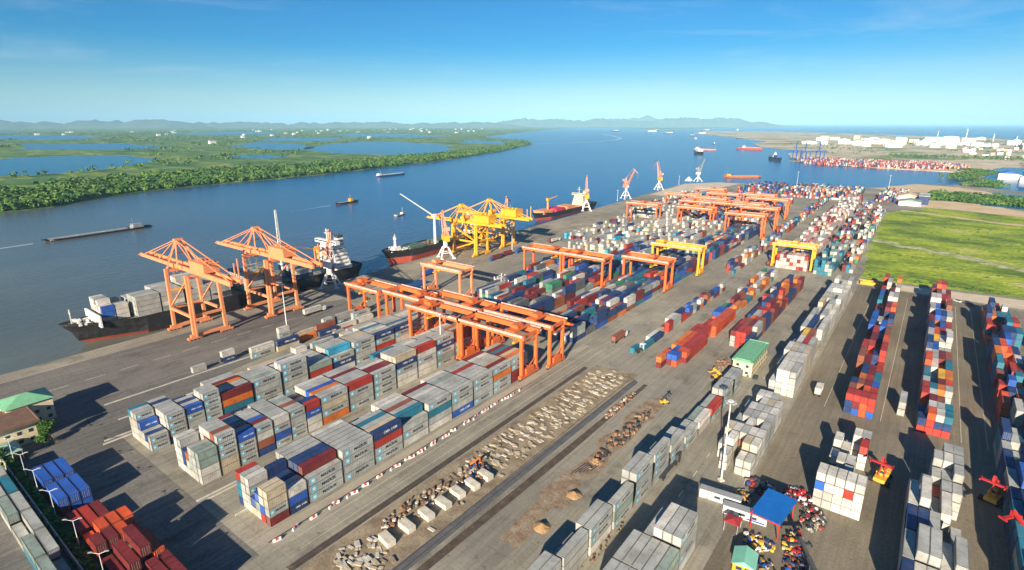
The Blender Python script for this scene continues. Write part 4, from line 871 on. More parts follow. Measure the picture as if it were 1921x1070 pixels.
def lamp(x, y, h, rz, label):
    t = empty('street_lamp', (x, y, 0), rz, label, 'street lamp', 'street lamps along the wall street')
    MB().cyl((0,0,0),(0,0,h),.13,.08,n=6).build('pole', M_wht, t)
    for s_ in (-1, 1):
        a = MB(); a.bar((0,0,h),(s_*1.9,0,h+.7),.09); o = a.build('arm', M_wht, t)
        MB().box(s_*1.9-.5,-.16,h+.6,s_*1.9+.5,.16,h+.8).build('lamp_head', M_steel, o)
for i, (x, y) in enumerate(((-235,27.4),(-220,27.4),(-206,27.4),(-189.5,27.4),(-169,27.4),(-149.5,27.4),(-137,27.4))):
    lamp(x, y, 9.5, .8, f"slim double armed street lamp, {ORD[i]} from the left along the wall")
wl = MB(); wl.box(-262,24.7,0,-120,25.0,2.4); tag(wl.build('boundary_wall', M_conc), 'long low boundary wall between the street and the grey row', 'wall')

# ------------------------------------------------------------------ trees
def tree(x, y, z, h, r, label, seed=0, group='trees beside the office houses', n=1700):
    rnd = random.Random(seed); t = empty('tree', (x, y, z), 0, label, 'tree', group)
    k = MB(); k.cyl((0,0,0),(.1,0,h*.45),.28,.18,n=7)
    for i in range(5):
        a = i*1.26; k.cyl((.1,0,h*.4),(math.cos(a)*r*.6,math.sin(a)*r*.6,h*.72),.12,.04,n=5)
    k.build('trunk', M_trunk, t)
    c = MB(); lobes = [(rnd.uniform(-.5,.5)*r, rnd.uniform(-.5,.5)*r, h*rnd.uniform(.5,.85), r*rnd.uniform(.4,.62)) for _ in range(9)]
    for i in range(n):
        lx, ly, lz, lr = lobes[i % 9]; d = Vector((rnd.gauss(0,1), rnd.gauss(0,1), rnd.gauss(0,1))).normalized()*lr*rnd.uniform(.6,1.05)
        p = Vector((lx, ly, lz))+d; a = Vector((rnd.gauss(0,1), rnd.gauss(0,1), rnd.gauss(0,1))).normalized(); b = a.cross(Vector((rnd.gauss(0,1), rnd.gauss(0,1), 1))).normalized(); s_ = rnd.uniform(.14,.3)
        c.add([p-a*s_, p+b*s_, p+a*s_, p-b*s_], [(0,1,2,3)])
    c.build('crown', M_leaf, t)
tree(-243.5,39.5,0,7.5,3.0,'round green tree at the corner of the brown roofed house',1)
tree(-240.5,36.6,0,4.6,2.0,'small yellow green tree in front of the round tree',2)
tree(-238,24,0,6,3,'low tree beside the green canopy at the left edge',3)
tree(-262,21,0,7,3.4,'tree at the left edge behind the boundary wall',4)
def forest(name, label, spots, hr, seed, quads=26, m=M_leaf2, z=-2):
    rnd = random.Random(seed); c = MB()
    for (x, y) in spots:
        h = rnd.uniform(*hr); r = h*rnd.uniform(.45,.7)
        for i in range(quads):
            d = Vector((rnd.gauss(0,1), rnd.gauss(0,1), abs(rnd.gauss(0,.9)))).normalized(); q = rnd.uniform(.75,1.05)
            p = Vector((x+d.x*r*q, y+d.y*r*q, z+h*.25+d.z*h*.75*q)); a = Vector((rnd.gauss(0,1), rnd.gauss(0,1), rnd.gauss(0,.6))).normalized()
            b = (a.cross(d)+Vector((.01,0,0))).normalized(); a = (a+d*.2).normalized(); s_ = r*rnd.uniform(.28,.5)
            c.add([p-a*s_, p+b*s_, p+a*s_, p-b*s_], [(0,1,2,3)])
    return tag(c.build(name, m), label, 'trees', kind='stuff')
rnd = random.Random(77); spots = []
shore = [Vector(p) for p in LB[2:18]]
for i in range(len(shore)-1):
    a, b = shore[i], shore[i+1]; L = (b-a).length; d = (b-a).normalized(); nn = Vector((-d.y, d.x))
    dist = a.length; wdt = [230,250,260,270,280,300,300,280,240,200,150,110,70,50,40][i]
    dens = .0105*(1000/max(1000, dist))**1.5
    for _ in range(int(L*wdt*dens)):
        q = rnd.random()**1.15; p = a+d*rnd.uniform(0, L)+nn*(6+q*wdt*rnd.uniform(.75,1.1)); spots.append((p.x, p.y))
pondpoly = PONDS['pond']
def inside(p, poly):
    x, y = p; c = False; n = len(poly); j = n-1
    for i in range(n):
        xi, yi = poly[i]; xj, yj = poly[j]
        if (yi > y) != (yj > y) and x < (xj-xi)*(y-yi)/(yj-yi)+xi: c = not c
        j = i
    return c
spots = [p for p in spots if not any(inside(p, q) for q in pondpoly)]
near_s = [p for p in spots if math.hypot(*p) < 1350]; far_s = [p for p in spots if math.hypot(*p) >= 1350]
forest('mangrove_forest', 'dense green mangrove belt along the far river bank', near_s, (5,12), 5, 36)
forest('mangrove_forest', 'thinning tree belt running out to the wooded river point', far_s, (7,14), 6, 18)
sp2 = []
for _ in range(520):                                            # hedgerows and groves on the plain
    cx = -rnd.uniform(1250, 9000); cy = rnd.uniform(300, 9000)
    if cx > -1300-cy*.55: continue
    a = rnd.uniform(.2,.9); n_ = rnd.randint(6, 22)
    for i in range(n_):
        s_ = (i-n_/2)*rnd.uniform(10, 22)
        p = (cx+math.sin(-a)*s_*1.6+rnd.gauss(0,9), cy+math.cos(a)*s_*1.6+rnd.gauss(0,9))
        if not any(inside(p, q) for q in pondpoly): sp2.append(p)
forest('plain_groves', 'scattered groves and hedgerows on the marshy plain across the river', sp2, (8,16), 8, 12)
sp3 = []
for _ in range(900):
    x = rnd.uniform(-4, 128); sp3.append((x, 1052+9*math.sin(x/11.)+x*.05+rnd.random()**1.6*105-max(0,(x-50))*.45))
for _ in range(420):
    y_ = rnd.uniform(1325, 1800); sp3.append((62+24*math.sin(y_/52.)+rnd.gauss(0, 13), y_))
for _ in range(700): sp3.append((rnd.uniform(-150, 900), rnd.uniform(2350, 2560)))
for _ in range(300): sp3.append((rnd.uniform(180, 700), rnd.uniform(2000, 2300)))
for _ in range(2600):
    d_ = rnd.uniform(2500,5400); x = rnd.uniform(-600,900)-(d_-2500)*.1
    if math.sin(x*.011+d_*.004)+math.sin(d_*.013) > .35: sp3.append((x,d_))
forest('creek_thicket', 'dark green thicket along the creek beyond the grass field', sp3, (4,8), 9, 14, z=0)
sp4 = [(rnd.uniform(-30,330), rnd.uniform(490,900)) for _ in range(260)]+[(rnd.uniform(-36,60), 486+rnd.uniform(0,10)) for _ in range(40)]
forest('field_shrubs', 'low shrubs and reeds scattered over the green field', sp4, (.8,2.2), 10, 14, m=M_leaf, z=0)

# ------------------------------------------------------------------ buildings
def house(x0, y0, x1, y1, h, label, wall=M_cream, roof=M_groof, style='flat', over=.8, floors=1, rise=1.6, win=True, name='house', group=None, z=0, cat='building'):
    cx, cy = (x0+x1)/2, (y0+y1)/2; t = empty(name, (cx, cy, z), 0, label, cat, group); a, b = (x1-x0)/2, (y1-y0)/2
    MB().box(-a,-b,0,a,b,h).build('wall', wall, t)
    r = MB(); A, B_ = a+over, b+over
    if style == 'flat':
        r.box(-A,-B_,h,A,B_,h+.35); r.box(-A,-B_,h+.35,A,-B_+.3,h+.9); r.box(-A,B_-.3,h+.35,A,B_,h+.9); r.box(-A,-B_+.3,h+.35,-A+.3,B_-.3,h+.9); r.box(A-.3,-B_+.3,h+.35,A,B_-.3,h+.9)
    elif style == 'gable':
        r.add([(-A,-B_,h),(A,-B_,h),(A,B_,h),(-A,B_,h),(0,-B_,h+rise),(0,B_,h+rise)], [(0,4,5,3),(4,1,2,5),(0,1,4),(2,3,5),(3,2,1,0)])
    else:
        q = min(A, B_); r.add([(-A,-B_,h),(A,-B_,h),(A,B_,h),(-A,B_,h),(-A+q,-B_+q,h+rise),(A-q,-B_+q,h+rise),(A-q,B_-q,h+rise),(-A+q,B_-q,h+rise)], [(0,1,5,4),(1,2,6,5),(2,3,7,6),(3,0,4,7),(4,5,6,7),(3,2,1,0)])
    r.build('roof', roof, t)
    if win:
        for fl in range(floors):
            z0 = 1.0+fl*3.2
            n = max(2, int(2*b/3.2))
            for i in range(n):
                y = -b+2*b*(i+.5)/n
                MB().box(a,y-.65,z0,a+.05,y+.65,z0+1.3).build('window', M_glass, t)
            n = max(2, int(2*a/3.2))
            for i in range(n):
                x = -a+2*a*(i+.5)/n
                MB().box(x-.65,-b-.05,z0,x+.65,-b,z0+1.3).build('window', M_glass, t)
        MB().box(a-1.9,-b-.06,0,a-.9,-b-.002,.95 if floors > 2 else .9).build('door', M_dark, t)
    return t
house(-60.5,250,-52,279,6.6,'cream two storey workshop with a green sheet roof and flat parapet',style='flat',floors=2,over=.5,name='workshop')
gp = MB(); gp.box(-59.9,251,6.6+.36,-53.2,278,6.6+1.05); tag(gp.build('roof_sheet', M_groof), 'green corrugated sheeting laid on the cream workshop roof', 'roof sheet')
house(-263,24,-247,37,7.6,'brown roofed cream office house at the left edge',roof=M_broof,style='flat',floors=2,over=1.3,name='office_house')
house(-274,32,-262,46,9.0,'taller house with a pale green hipped roof behind the brown roof',roof=M_groof,style='hip',floors=2,over=.8,rise=2.6,name='office_house')
def canopy(x0,y0,x1,y1,h,label,roof,rise=1.0,name='canopy'):
    cx, cy = (x0+x1)/2, (y0+y1)/2; t = empty(name,(cx,cy,0),0,label,'canopy'); a, b = (x1-x0)/2, (y1-y0)/2
    for sx in (-1,1):
        for sy in (-1,1): MB().cyl((sx*(a-.3),sy*(b-.3),0),(sx*(a-.3),sy*(b-.3),h),.12,n=6).build('post', M_steel, t)
    r = MB(); r.add([(-a,-b,h),(a,-b,h),(a,b,h),(-a,b,h),(0,-b*.25,h+rise),(0,b*.25,h+rise),(-a,-b,h-.15),(a,-b,h-.15),(a,b,h-.15),(-a,b,h-.15)], [(0,1,4),(1,2,5,4),(2,3,5),(3,0,4,5),(9,8,7,6),(0,6,7,1),(1,7,8,2),(2,8,9,3),(3,9,6,0)])
    r.build('roof', roof, t); return t
canopy(-246.5,22.5,-236,30.5,3.6,'pale green hipped canopy beside the brown roofed house',mat('pale green sheet',(.30,.48,.36),.6,.1),1.4)
# ------------------------------------------------------------------ scrap yard at the bottom right
t = empty('tarpaulin_shelter',(-21,153,0),-.12,'big flat blue roofed shelter in the middle of the scrap yard','shelter')
for sx in (-1,1):
    for sy in (-1,1): MB().bar((sx*3.7,sy*6.2,0),(sx*3.7,sy*6.2,6.0),.25).build('post', M_redm, t)
rb = MB(); rb.add([(-4.2,-7,5.7),(4.2,-7,5.9),(4.2,7,6.3),(-4.2,7,6.1),(-4.2,-7,5.6),(4.2,-7,5.8),(4.2,7,6.2),(-4.2,7,6.0)],[(0,1,2,3),(7,6,5,4),(0,4,5,1),(1,5,6,2),(2,6,7,3),(3,7,4,0)]); rb.build('roof', M_blucan, t)
MB().box(-4.25,-7.1,5.35,4.25,-7.02,5.75).build('fascia', M_redm, t)
def box_thing(name, label, cat, x, y, z, rz, dx, dy, dz, m, parts=(), group=None):
    t = empty(name,(x,y,z),rz,label,cat,group); MB().box(-dx/2,-dy/2,0,dx/2,dy/2,dz).build('body', m, t)
    for nm, b, mm in parts: MB().box(*b).build(nm, mm, t)
    return t
def cab_office(x, y, rz, label, m=M_wht, stripe=None, z=0, two=False):
    parts = [('roof',(-6.2,-1.35,2.75,6.2,1.35,2.95),M_steel),('door',(-4,-1.27,.05,-3.1,-1.23,2.1),M_steel),('window',(-1.6,-1.27,1.0,.2,-1.23,1.9),M_glass),('window',(1.6,-1.27,1.0,3.4,-1.23,1.9),M_glass)]
    if stripe: parts.append(('stripe',(.6,-1.26,.3,5.6,-1.24,.85),stripe))
    return box_thing('site_cabin', label, 'cabin', x, y, z, rz, 12, 2.4, 2.75, m, parts)
cab_office(-36.2,154.2,.12,'white site cabin, left of the two by the scrap yard, with beige front')
cab_office(-28.0,150.8,.12,'white site cabin with a blue stripe, next to the scrap yard shelter', stripe=CM['blue'])
t = empty('scrap_heap',(0,0,0),0,'heaps of coloured scrap, drums and machine parts around the blue shelter','scrap'); bpy.data.objects.remove(t)
rnd = random.Random(31); cols = [M_redm,M_wht,M_dark,CM['yellow'],CM['blue'],CM['beige'],CM['maroon'],M_rub,CM['brown'],CM['light grey'],M_dark,M_rub]
sh = MB()
def scrap(mb, cx, cy, rx, ry, n, smin, smax, zmax, pal, rnd=rnd):
    for _ in range(n):
        a = rnd.uniform(0,6.28); q = math.sqrt(rnd.random()); x = cx+math.cos(a)*q*rx; y = cy+math.sin(a)*q*ry; z = rnd.uniform(0,zmax)*(1-q*.8); s_ = rnd.uniform(smin,smax)
        d = Vector((rnd.gauss(0,1),rnd.gauss(0,1),rnd.gauss(0,.35))).normalized()*s_; k = rnd.choice(pal)
        if rnd.random() < .6: mb.bar(Vector((x,y,z+.3))-d*.5, Vector((x,y,z+.3))+d*.5, s_*rnd.uniform(.2,.55), s_*rnd.uniform(.15,.4), k)
        else: mb.cyl(Vector((x,y,z)), Vector((x,y,z+s_*.6)), s_*.4, n=7, m=k)
P_ = list(range(12))
for a in ((-27.5,168,5,4,150,.6,1.9,1.4,P_),(-17,170,4.5,4,110,.6,1.8,1.3,[0,0,6,1,2,7]),(-11.5,162,3.4,6,130,.5,1.5,1.1,[1,9,2,6,7,5,0,2]),(-14,148,2.6,6,80,.5,1.4,1,[2,5,3,0,7]),(-22,142,4.2,3.4,60,.6,1.6,1,[3,3,1,2,4]),(-31,160,3,3,60,.6,1.6,1,[3,2,8,5]),(-19,133,4,4,50,.5,1.5,1,[2,4,7,3]),(-12,139,3,6,60,.5,1.5,.9,[2,7,8,4])): scrap(sh, *a)
tag(sh.build('scrap_heap', cols), 'heaps of coloured scrap, drums and machine parts around the blue shelter', 'scrap', kind='stuff')
t = empty('kiosk',(-22.8,131,0),.15,'yellow kiosk with a pale green gabled roof below the scrap yard','kiosk')
MB().box(-2.6,-3,0,2.6,3,2.7).build('wall', M_yel, t)
rr = MB(); rr.add([(-3,-3.4,2.7),(3,-3.4,2.7),(3,3.4,2.7),(-3,3.4,2.7),(0,-3.4,4.1),(0,3.4,4.1)],[(0,4,5,3),(4,1,2,5),(0,1,4),(2,3,5),(3,2,1,0)]); rr.build('roof', mat('mint sheet',(.22,.55,.40),.6,.1), t)
MB().box(-1.8,-3.06,1,-.3,-3.01,2).build('window', M_glass, t); MB().box(.4,-3.06,0,1.5,-3.01,2.1).build('door', M_dark, t)
canopy(-31.6,141.5,-27.4,146,3.2,'small dark red canopy on thin white legs by the cabins',mat('dark red sheet',(.35,.035,.04),.6,.15),.6)
# ------------------------------------------------------------------ container handlers, trucks, cars
def reach_stacker(x, y, rz, label, m=M_redm, k=1.0, lift=.5, carry=None, body=None, blen=14):
    t = empty('reach_stacker',(x,y,0),rz,label,'reach stacker','container handlers at work in the yard'); t.scale = (k,k,k)
    b = MB(); b.box(-4,-1.6,.9,3.2,1.6,2.1); b.box(-4.6,-1.7,1.0,-2.4,1.7,2.9); b.box(-2.3,-1.75,2.1,-.2,-.6,2.7); b.box(-2.3,.6,2.1,-.2,1.75,2.7); b.build('chassis', body or m, t)
    for wx in (-3,2.3):
        for sy in (-1,1):
            for q in ((0,.75) if wx > 0 else (0,)): MB().cyl((wx,sy*(1.55+q),.85),(wx,sy*(2.2+q),.85),.85,n=12).build('wheel', M_rub, t)
    c = MB(); c.box(-1.4,-.75,2.1,.5,.75,4.0); o = c.build('cab', body or m, t); MB().box(.5,-.6,2.8,.54,.6,3.8).build('windscreen', M_glass, o); MB().box(-1.2,.75,2.8,.3,.79,3.8).build('side_window', M_glass, o)
    e = Vector((-3.4+blen*math.cos(lift),0,3.4+blen*math.sin(lift))); bm_ = MB(); mid = Vector((-3.4,0,3.4)).lerp(e,.6)
    bm_.bar((-3.4,0,3.4),mid,.95,1.1); bm_.bar(mid,e,.7,.8); bm_.bar((1.2,.8,2.2),Vector((-3.4,.8,3.4)).lerp(e,.45),.28); bm_.bar((1.2,-.8,2.2),Vector((-3.4,-.8,3.4)).lerp(e,.45),.28); bo = bm_.build('boom', m, t)
    sp = MB(); sp.bar(e, e+Vector((0,0,-1.6)), .7); z = e.z-1.8; sp.box(e.x-.5,-3,z-.4,e.x+.5,3,z); sp.box(e.x-1.1,-3.1,z-.6,e.x+1.1,-2.8,z); sp.box(e.x-1.1,2.8,z-.6,e.x+1.1,3.1,z); sp.build('spreader', m, bo)
    return t, e
reach_stacker(37.8,178.5,2.45,'large red reach stacker with its long boom out at the lower right edge', lift=.62, blen=13)
c0 = link('shipping_container', None); bpy.data.objects.remove(c0)
reach_stacker(31,205,-1.9,'red and yellow reach stacker right of the bottom right stacks', lift=.7, body=CM['yellow'], blen=11)
reach_stacker(2.6,196,-1.75,'red and yellow container handler beside the white square stack', lift=.75, body=CM['yellow'], blen=10)
reach_stacker(-7,134,2.2,'bright red reach stacker with dark boom at the bottom edge', m=M_dark, lift=.35, blen=13, body=M_redm)
reach_stacker(-74,203,.9,'small yellow loader with a dark arm on the brown debris ground', m=M_dark, k=.45, lift=.8, body=CM['yellow'], blen=9)
reach_stacker(-63.5,239,2.6,'yellow wheel loader left in front of the cream workshop', m=CM['yellow'], k=.75, lift=.3, body=CM['yellow'], blen=8)
reach_stacker(-57.5,238,.6,'yellow wheel loader right in front of the cream workshop', m=CM['yellow'], k=.7, lift=.3, body=CM['yellow'], blen=8)
reach_stacker(-107.5,121,.8,'small brown loader with a dark body among the concrete slabs', m=CM['orange'], k=.5, lift=.6, body=CM['dark blue'], blen=8)
reach_stacker(-268,203,.4,'yellow handler parked on the quay left of the gantry cranes', m=CM['yellow'], k=.9, lift=.9, body=CM['yellow'], blen=9)
def truck(x, y, rz, label, cab=M_wht, load=None, L=12.2, cat='truck', group=None):
    t = empty('container_truck',(x,y,0),rz,label,cat,group)
    c = MB(); c.box(-1.2,L/2+.6,.7,1.2,L/2+2.9,3.2); o = c.build('cab', cab, t); MB().box(-1.05,L/2+2.9,1.9,1.05,L/2+2.95,2.9).build('windscreen', M_glass, o)
    f = MB(); f.box(-.5,-L/2,.9,.5,L/2+1,1.2); f.box(-1.2,-L/2,1.2,1.2,L/2,1.35); f.build('trailer', M_dark, t)
    for yy in (-L/2+1,-L/2+2.3,L/2-.6,L/2+2):
        for sx in (-1,1): MB().cyl((sx*.85,yy,.5),(sx*1.2,yy,.5),.5,n=10).build('wheel', M_rub, t)
    if load:
        bm_, dm_, fm_ = cont_meshes(12.19 if L > 8 else 6.06, load); ct = empty('shipping_container',(x,y,1.37),rz,f'{load} container riding on the '+label.split(' with')[0],'container','shipping containers stacked in the yard'); link('body',bm_,ct); link('door',dm_,ct); link('frame',fm_,ct)
    return t
truck(-24.5,250,.02,'white truck with a short load on the lane beside the white row',load='white',L=6.2)
truck(-106,246,-.1,'white truck parked alone at the near end of the loose coloured row',load=None,L=6)
truck(-121,254,.0,'grey truck with a brown box just past the crane group',load='brown')
truck(-55,158,-.03,'dark truck without load beside the long roadside row',load=None,cab=M_dark)
truck(-97,480,0,'blue truck in the far lane before the pink stacks',load='maroon',cab=CM['blue'])
truck(-292,232,.0,'white truck with grey box on the quay behind the container ship stern',load='light grey')
truck(-298,285,.1,'blue truck on the quay between the two ships',load='blue',cab=CM['blue'])
truck(-290,180,.05,'pale truck under the second quay crane',load='white')
rt = random.Random(61); lt = 'small container truck on the far lanes between the container rows'; protos = {}
for i in range(22):
    x, y = rt.choice(((-104, 0), (-121, 0), (-53.5, 0), (-289, 1), (-45, 0))); y = rt.uniform(480, 900) if not y else rt.uniform(300, 620)
    c_ = rt.choice(('light grey', 'maroon', 'dark blue', 'white'))
    t_ = truck(x+rt.uniform(-1, 1), y, rt.choice((0, math.pi)), lt, cab=rt.choice((M_wht, CM['blue'], CM['red'])), group='trucks on the far lanes')
    b_, d_, f_ = cont_meshes(12.19, c_); ct = empty('shipping_container', (t_.location.x, t_.location.y, 1.37), 0, c_+' container riding on a far lane truck', 'container', 'containers on far lane trucks'); link('body', b_, ct); link('frame', f_, ct)
def car(x, y, rz, label, m, group=None):
    t = empty('car',(x,y,0),rz,label,'car',group); b = MB(); b.box(-.9,-2.2,.35,.9,2.2,.95); b.build('body', m, t)
    c = MB(); c.add([(-.85,-1.5,.95),(.85,-1.5,.95),(.85,1.1,.95),(-.85,1.1,.95),(-.7,-1.0,1.5),(.7,-1.0,1.5),(.7,.6,1.5),(-.7,.6,1.5)],[(0,1,5,4),(1,2,6,5),(2,3,7,6),(3,0,4,7),(4,5,6,7)]); c.build('cabin', M_glass, t)
    for yy in (-1.4,1.4):
        for sx in (-1,1): MB().cyl((sx*.7,yy,.33),(sx*.92,yy,.33),.33,n=9).build('wheel', M_rub, t)
car(25,449,.9,'white car parked on the pale road by the field', M_wht); car(31,447,1.2,'dark car behind the white car by the field', M_dark)
car(-40.5,125,.3,'white car on the dark oil stained ground below the cabins', M_wht); car(-50,250,.1,'dark car at the right side of the cream workshop', M_dark)
t = empty('lifting_gantry',(-20,463,0),.10,'long yellow steel frame lying on the ground at the field corner','frame')
for yy in (-3,3): MB().box(-11,yy-.6,.3,11,yy+.6,2.2).build('beam', M_yel, t)
for xx in (-10,-3.3,3.3,10): MB().box(xx-.5,-2.4,.4,xx+.5,2.4,1.9).build('cross_bar', M_yel, t)
# blue hatch cover lying on the quay, grey frames
t = empty('hatch_cover',(-285,262,0),.2,'blue hatch cover lying flat on the quay behind the lone gantry crane','hatch cover')
MB().box(-5,-9,.2,5,9,1.4).build('panel', M_hullb, t); MB().box(-5.3,-9.3,0,5.3,9.3,.22).build('frame', M_wht, t)
for i in range(6):
    t = empty('spreader_rack',(-242+i*3.4,300-i*.3,0),0,'white container spreader standing upright in the quay-side rack','spreader','white spreaders parked in a row on the quay')
    b = MB(); b.bar((-.9,-5,0),(-.9,-5,7),.4); b.bar((.9,5,0),(.9,5,7),.4); b.bar((0,-5,5),(0,5,5),.6); b.bar((0,-5,1),(0,5,1),.5); b.build('frame', M_wht, t)
# ------------------------------------------------------------------ barriers, slabs, debris
def barrier():
    t = empty('traffic_barrier',(0,0,0),0,'red and white concrete barrier in the line beside the crane rail','barrier','red and white barriers along the crane rail')
    b = MB(); b.add([(-.35,-1.1,0),(.35,-1.1,0),(.35,1.1,0),(-.35,1.1,0),(-.12,-1.1,.9),(.12,-1.1,.9),(.12,1.1,.9),(-.12,1.1,.9)],[(0,1,5,4),(1,2,6,5),(2,3,7,6),(3,0,4,7),(4,5,6,7)]); b.build('block', M_wht, t)
    r = MB(); r.add([(-.29,-.4,.3),(.29,-.4,.3),(.29,.4,.3),(-.29,.4,.3),(-.14,-.4,.93),(.14,-.4,.93),(.14,.4,.93),(-.14,.4,.93)],[(0,1,5,4),(1,2,6,5),(2,3,7,6),(3,0,4,7),(4,5,6,7)]); r.build('red_band', mat('barrier red',(.6,.06,.06),.6,.1), t)
    return t
b0 = barrier(); first = True; rnd = random.Random(8)
for i in range(20):
    for q in range(rnd.choice((1,2,2))):
        o = b0 if first else copy_tree(b0); first = False
        o.location = (-129.3+rnd.uniform(-.5,.5), 62+i*6.0+q*1.7+rnd.uniform(-.6,.6), 0); o.rotation_euler.z = rnd.uniform(-.35,.35)
rnd = random.Random(14)
for i, (x, y) in enumerate(((-104.6,80.2),(-104.2,87.2),(-103.4,94.2),(-102.8,100.8),(-102.8,107.2),(-101.8,113.0),(-101.5,119.2))):
    t = empty('concrete_culvert',(x,y,0),-.12+rnd.uniform(-.06,.06),f"{ORD[i]} big white concrete block from the near end of the slab strip",'concrete block','row of white concrete blocks in the slab strip')
    b = MB(); b.box(-2.5,-1.3,0,2.5,1.3,1.5); b.build('block', M_conc, t)
    c = MB(); c.box(-2.5,-1.3,1.51,-.1,1.3,1.75); c.box(.1,-1.3,1.51,2.5,1.3,1.72); c.build('top_slab', mat('dusty white',(.58,.54,.44),.9,.25,.5,dirt=(.3,.24,.16),dirt_amt=.5), t)
sl = MB(); rnd = random.Random(15)
for i in range(620):
    y = 66+150*rnd.random(); x = rnd.uniform(-112.5,-97.5)
    if 77 < y < 124 and x > -108: 
        if rnd.random() < .8: continue
    dens = 1 if y > 125 or y < 78 else .35
    if rnd.random() > dens: continue
    row = round((y-66)/4.1)*4.1+66+rnd.uniform(-1.1,1.1) if y > 125 else y
    s_ = rnd.uniform(.4,1.0); a = rnd.gauss(-.15,.35); d = Vector((math.cos(a),math.sin(a),rnd.uniform(-.05,.05)))*s_*1.3
    p = Vector((x,row,.12+rnd.random()*.3)); sl.bar(p-d, p+d, s_*rnd.uniform(.9,1.5), rnd.uniform(.1,.35), rnd.choice((0,0,1,2)))
tag(sl.build('concrete_slabs', [mat('dusty slab',(.46,.40,.29),.95,.3,.6,dirt=(.25,.19,.12),dirt_amt=.6), M_conc, M_soil]), 'rows of broken pale concrete slabs strewn over the soil strip', 'slabs', kind='stuff')
sb_ = MB(); rnd = random.Random(16)
scrap(sb_, -76.5, 170, 2.6, 26, 150, .4, 2.0, .35, [0,1,2,1,3,3], rnd); [sb_.bar((-80+q*.9,138+q,.1),(-79+q*.9,146+q,.1),.25,.2,3) for q in range(6)]; scrap(sb_, -105, 118, 4, 6, 90, .5, 1.8, 1.2, [0,1,4,5], rnd); scrap(sb_, -109, 95, 4, 14, 120, .4, 1.6, .5, [0,1,2,5], rnd)
scrap(sb_, -88, 190, 1.6, 14, 90, .5, 1.6, .4, [0,5,1,2], rnd);
scrap(sb_, -60, 236, 5, 3, 60, .4, 1.4, .6, [1,2,3,0], rnd); scrap(sb_, -66, 256, 4, 8, 60, .5, 2, .8, [1,2,3,0], rnd); scrap(sb_, -57, 118, 2.4, 12, 50, .3, 1.0, .3, [0,1], rnd)
tag(sb_.build('rusty_debris', [mat('dull rusty scrap',(.17,.095,.055),.9,.3,1), M_debris, mat('rusty orange scrap',(.28,.13,.06),.8,.2), M_dark, CM['dark blue'], M_conc]), 'rusty steel, timber and rubble scattered along the rail strips', 'debris', kind='stuff')
for i, (x, y, s_) in enumerate(((-73.5,129,1.9),(-73.4,111,2.0),(-76.5,149,1.8))):
    c = MB(); rr_ = random.Random(i)
    n1, n2 = 14, 5; vs = [(0,0,s_*.75)]
    for j in range(1,n2+1):
        for k2 in range(n1):
            a = 6.283*k2/n1; q = s_*1.35*j/n2*(1+rr_.uniform(-.12,.12)); vs.append((math.cos(a)*q, math.sin(a)*q, s_*.75*(1-j/n2)**1.1+rr_.uniform(0,.1)*(j < n2)))
    fs = [(0,1+k2,1+(k2+1)%n1) for k2 in range(n1)]+[(1+(j-1)*n1+k2,1+j*n1+k2,1+j*n1+(k2+1)%n1,1+(j-1)*n1+(k2+1)%n1) for j in range(1,n2) for k2 in range(n1)]
    c.add(vs, fs); o = c.build('sand_pile', mat(f'orange sand {i}',(.34,.21,.10),.95,.2,1), None, (x,y,.02))
    tag(o, ('orange sand pile beside the long roadside row, nearer one of two','orange sand pile lowest in view, left of the roadside row','orange sand heap furthest up the brown debris ground')[(0,1,2)[i]], 'sand pile')
# ------------------------------------------------------------------ distant shore things
rnd = random.Random(21)
def tank(x, y, r, h, label):
    t = empty('storage_tank',(x,y,-1.9),0,label,'tank','white storage tanks of the distant terminal'); MB().cyl((0,0,0),(0,0,h),r,n=20).build('shell', M_wht, t); MB().cyl((0,0,h),(0,0,h+r*.18),r*1.01,r*.1,n=20).build('roof', M_wht, t)
TX = 'white cylindrical storage tank in the distant tank farm right of the river'
for i in range(26):
    px = rnd.uniform(0,1); d_ = rnd.uniform(3350,4600); x = -320+px*620+(d_-3350)*-.12; tank(x, d_, rnd.uniform(14,26), rnd.uniform(14,24), TX)
WG = 'distant pale sheds and blocks'
for i in range(46):
    d_ = rnd.uniform(3400,5400); x = rnd.uniform(-620,560)-(d_-3400)*.12; a, b = rnd.uniform(14,45), rnd.uniform(15,50)
    house(x-a, d_-b, x+a, d_+b, rnd.uniform(10,26), 'distant pale industrial shed on the right bank beyond the terminal', wall=rnd.choice((M_wht,M_wht,M_cream)), roof=rnd.choice((M_wht,CM['light grey'],CM['pale blue'],M_wht)), style=rnd.choice(('flat','gable')), rise=6, win=False, over=1, name='industrial_shed', group=WG, z=-1.9)
for i in range(60):
    x = rnd.uniform(60,900); d_ = rnd.uniform(2450,3400); a, b = rnd.uniform(5,12), rnd.uniform(5,14)
    house(x-a, d_-b, x+a, d_+b, rnd.uniform(5,12), 'small distant house in the settlement at the right horizon', wall=rnd.choice((M_wht,M_cream)), roof=rnd.choice((CM['red'],CM['light grey'],M_wht,CM['maroon'])), style='gable', rise=4, win=False, over=1, name='village_house', group='distant houses right of the river', z=-1.9)
for i in range(90):
    cx = -rnd.uniform(1900,9500); d_ = rnd.uniform(600,9500)
    if cx > -1500-d_*.6 or any(inside((cx,d_),q) for q in pondpoly): continue
    a, b = rnd.uniform(8,16), rnd.uniform(8,20)
    house(cx-a, d_-b, cx+a, d_+b, rnd.uniform(8,16), 'tiny white house among the groves across the river', wall=M_wht, roof=rnd.choice((M_wht,CM['light grey'],CM['pink'])), style='gable', rise=5, win=False, over=1, name='village_house', group='distant houses across the river', z=-2)
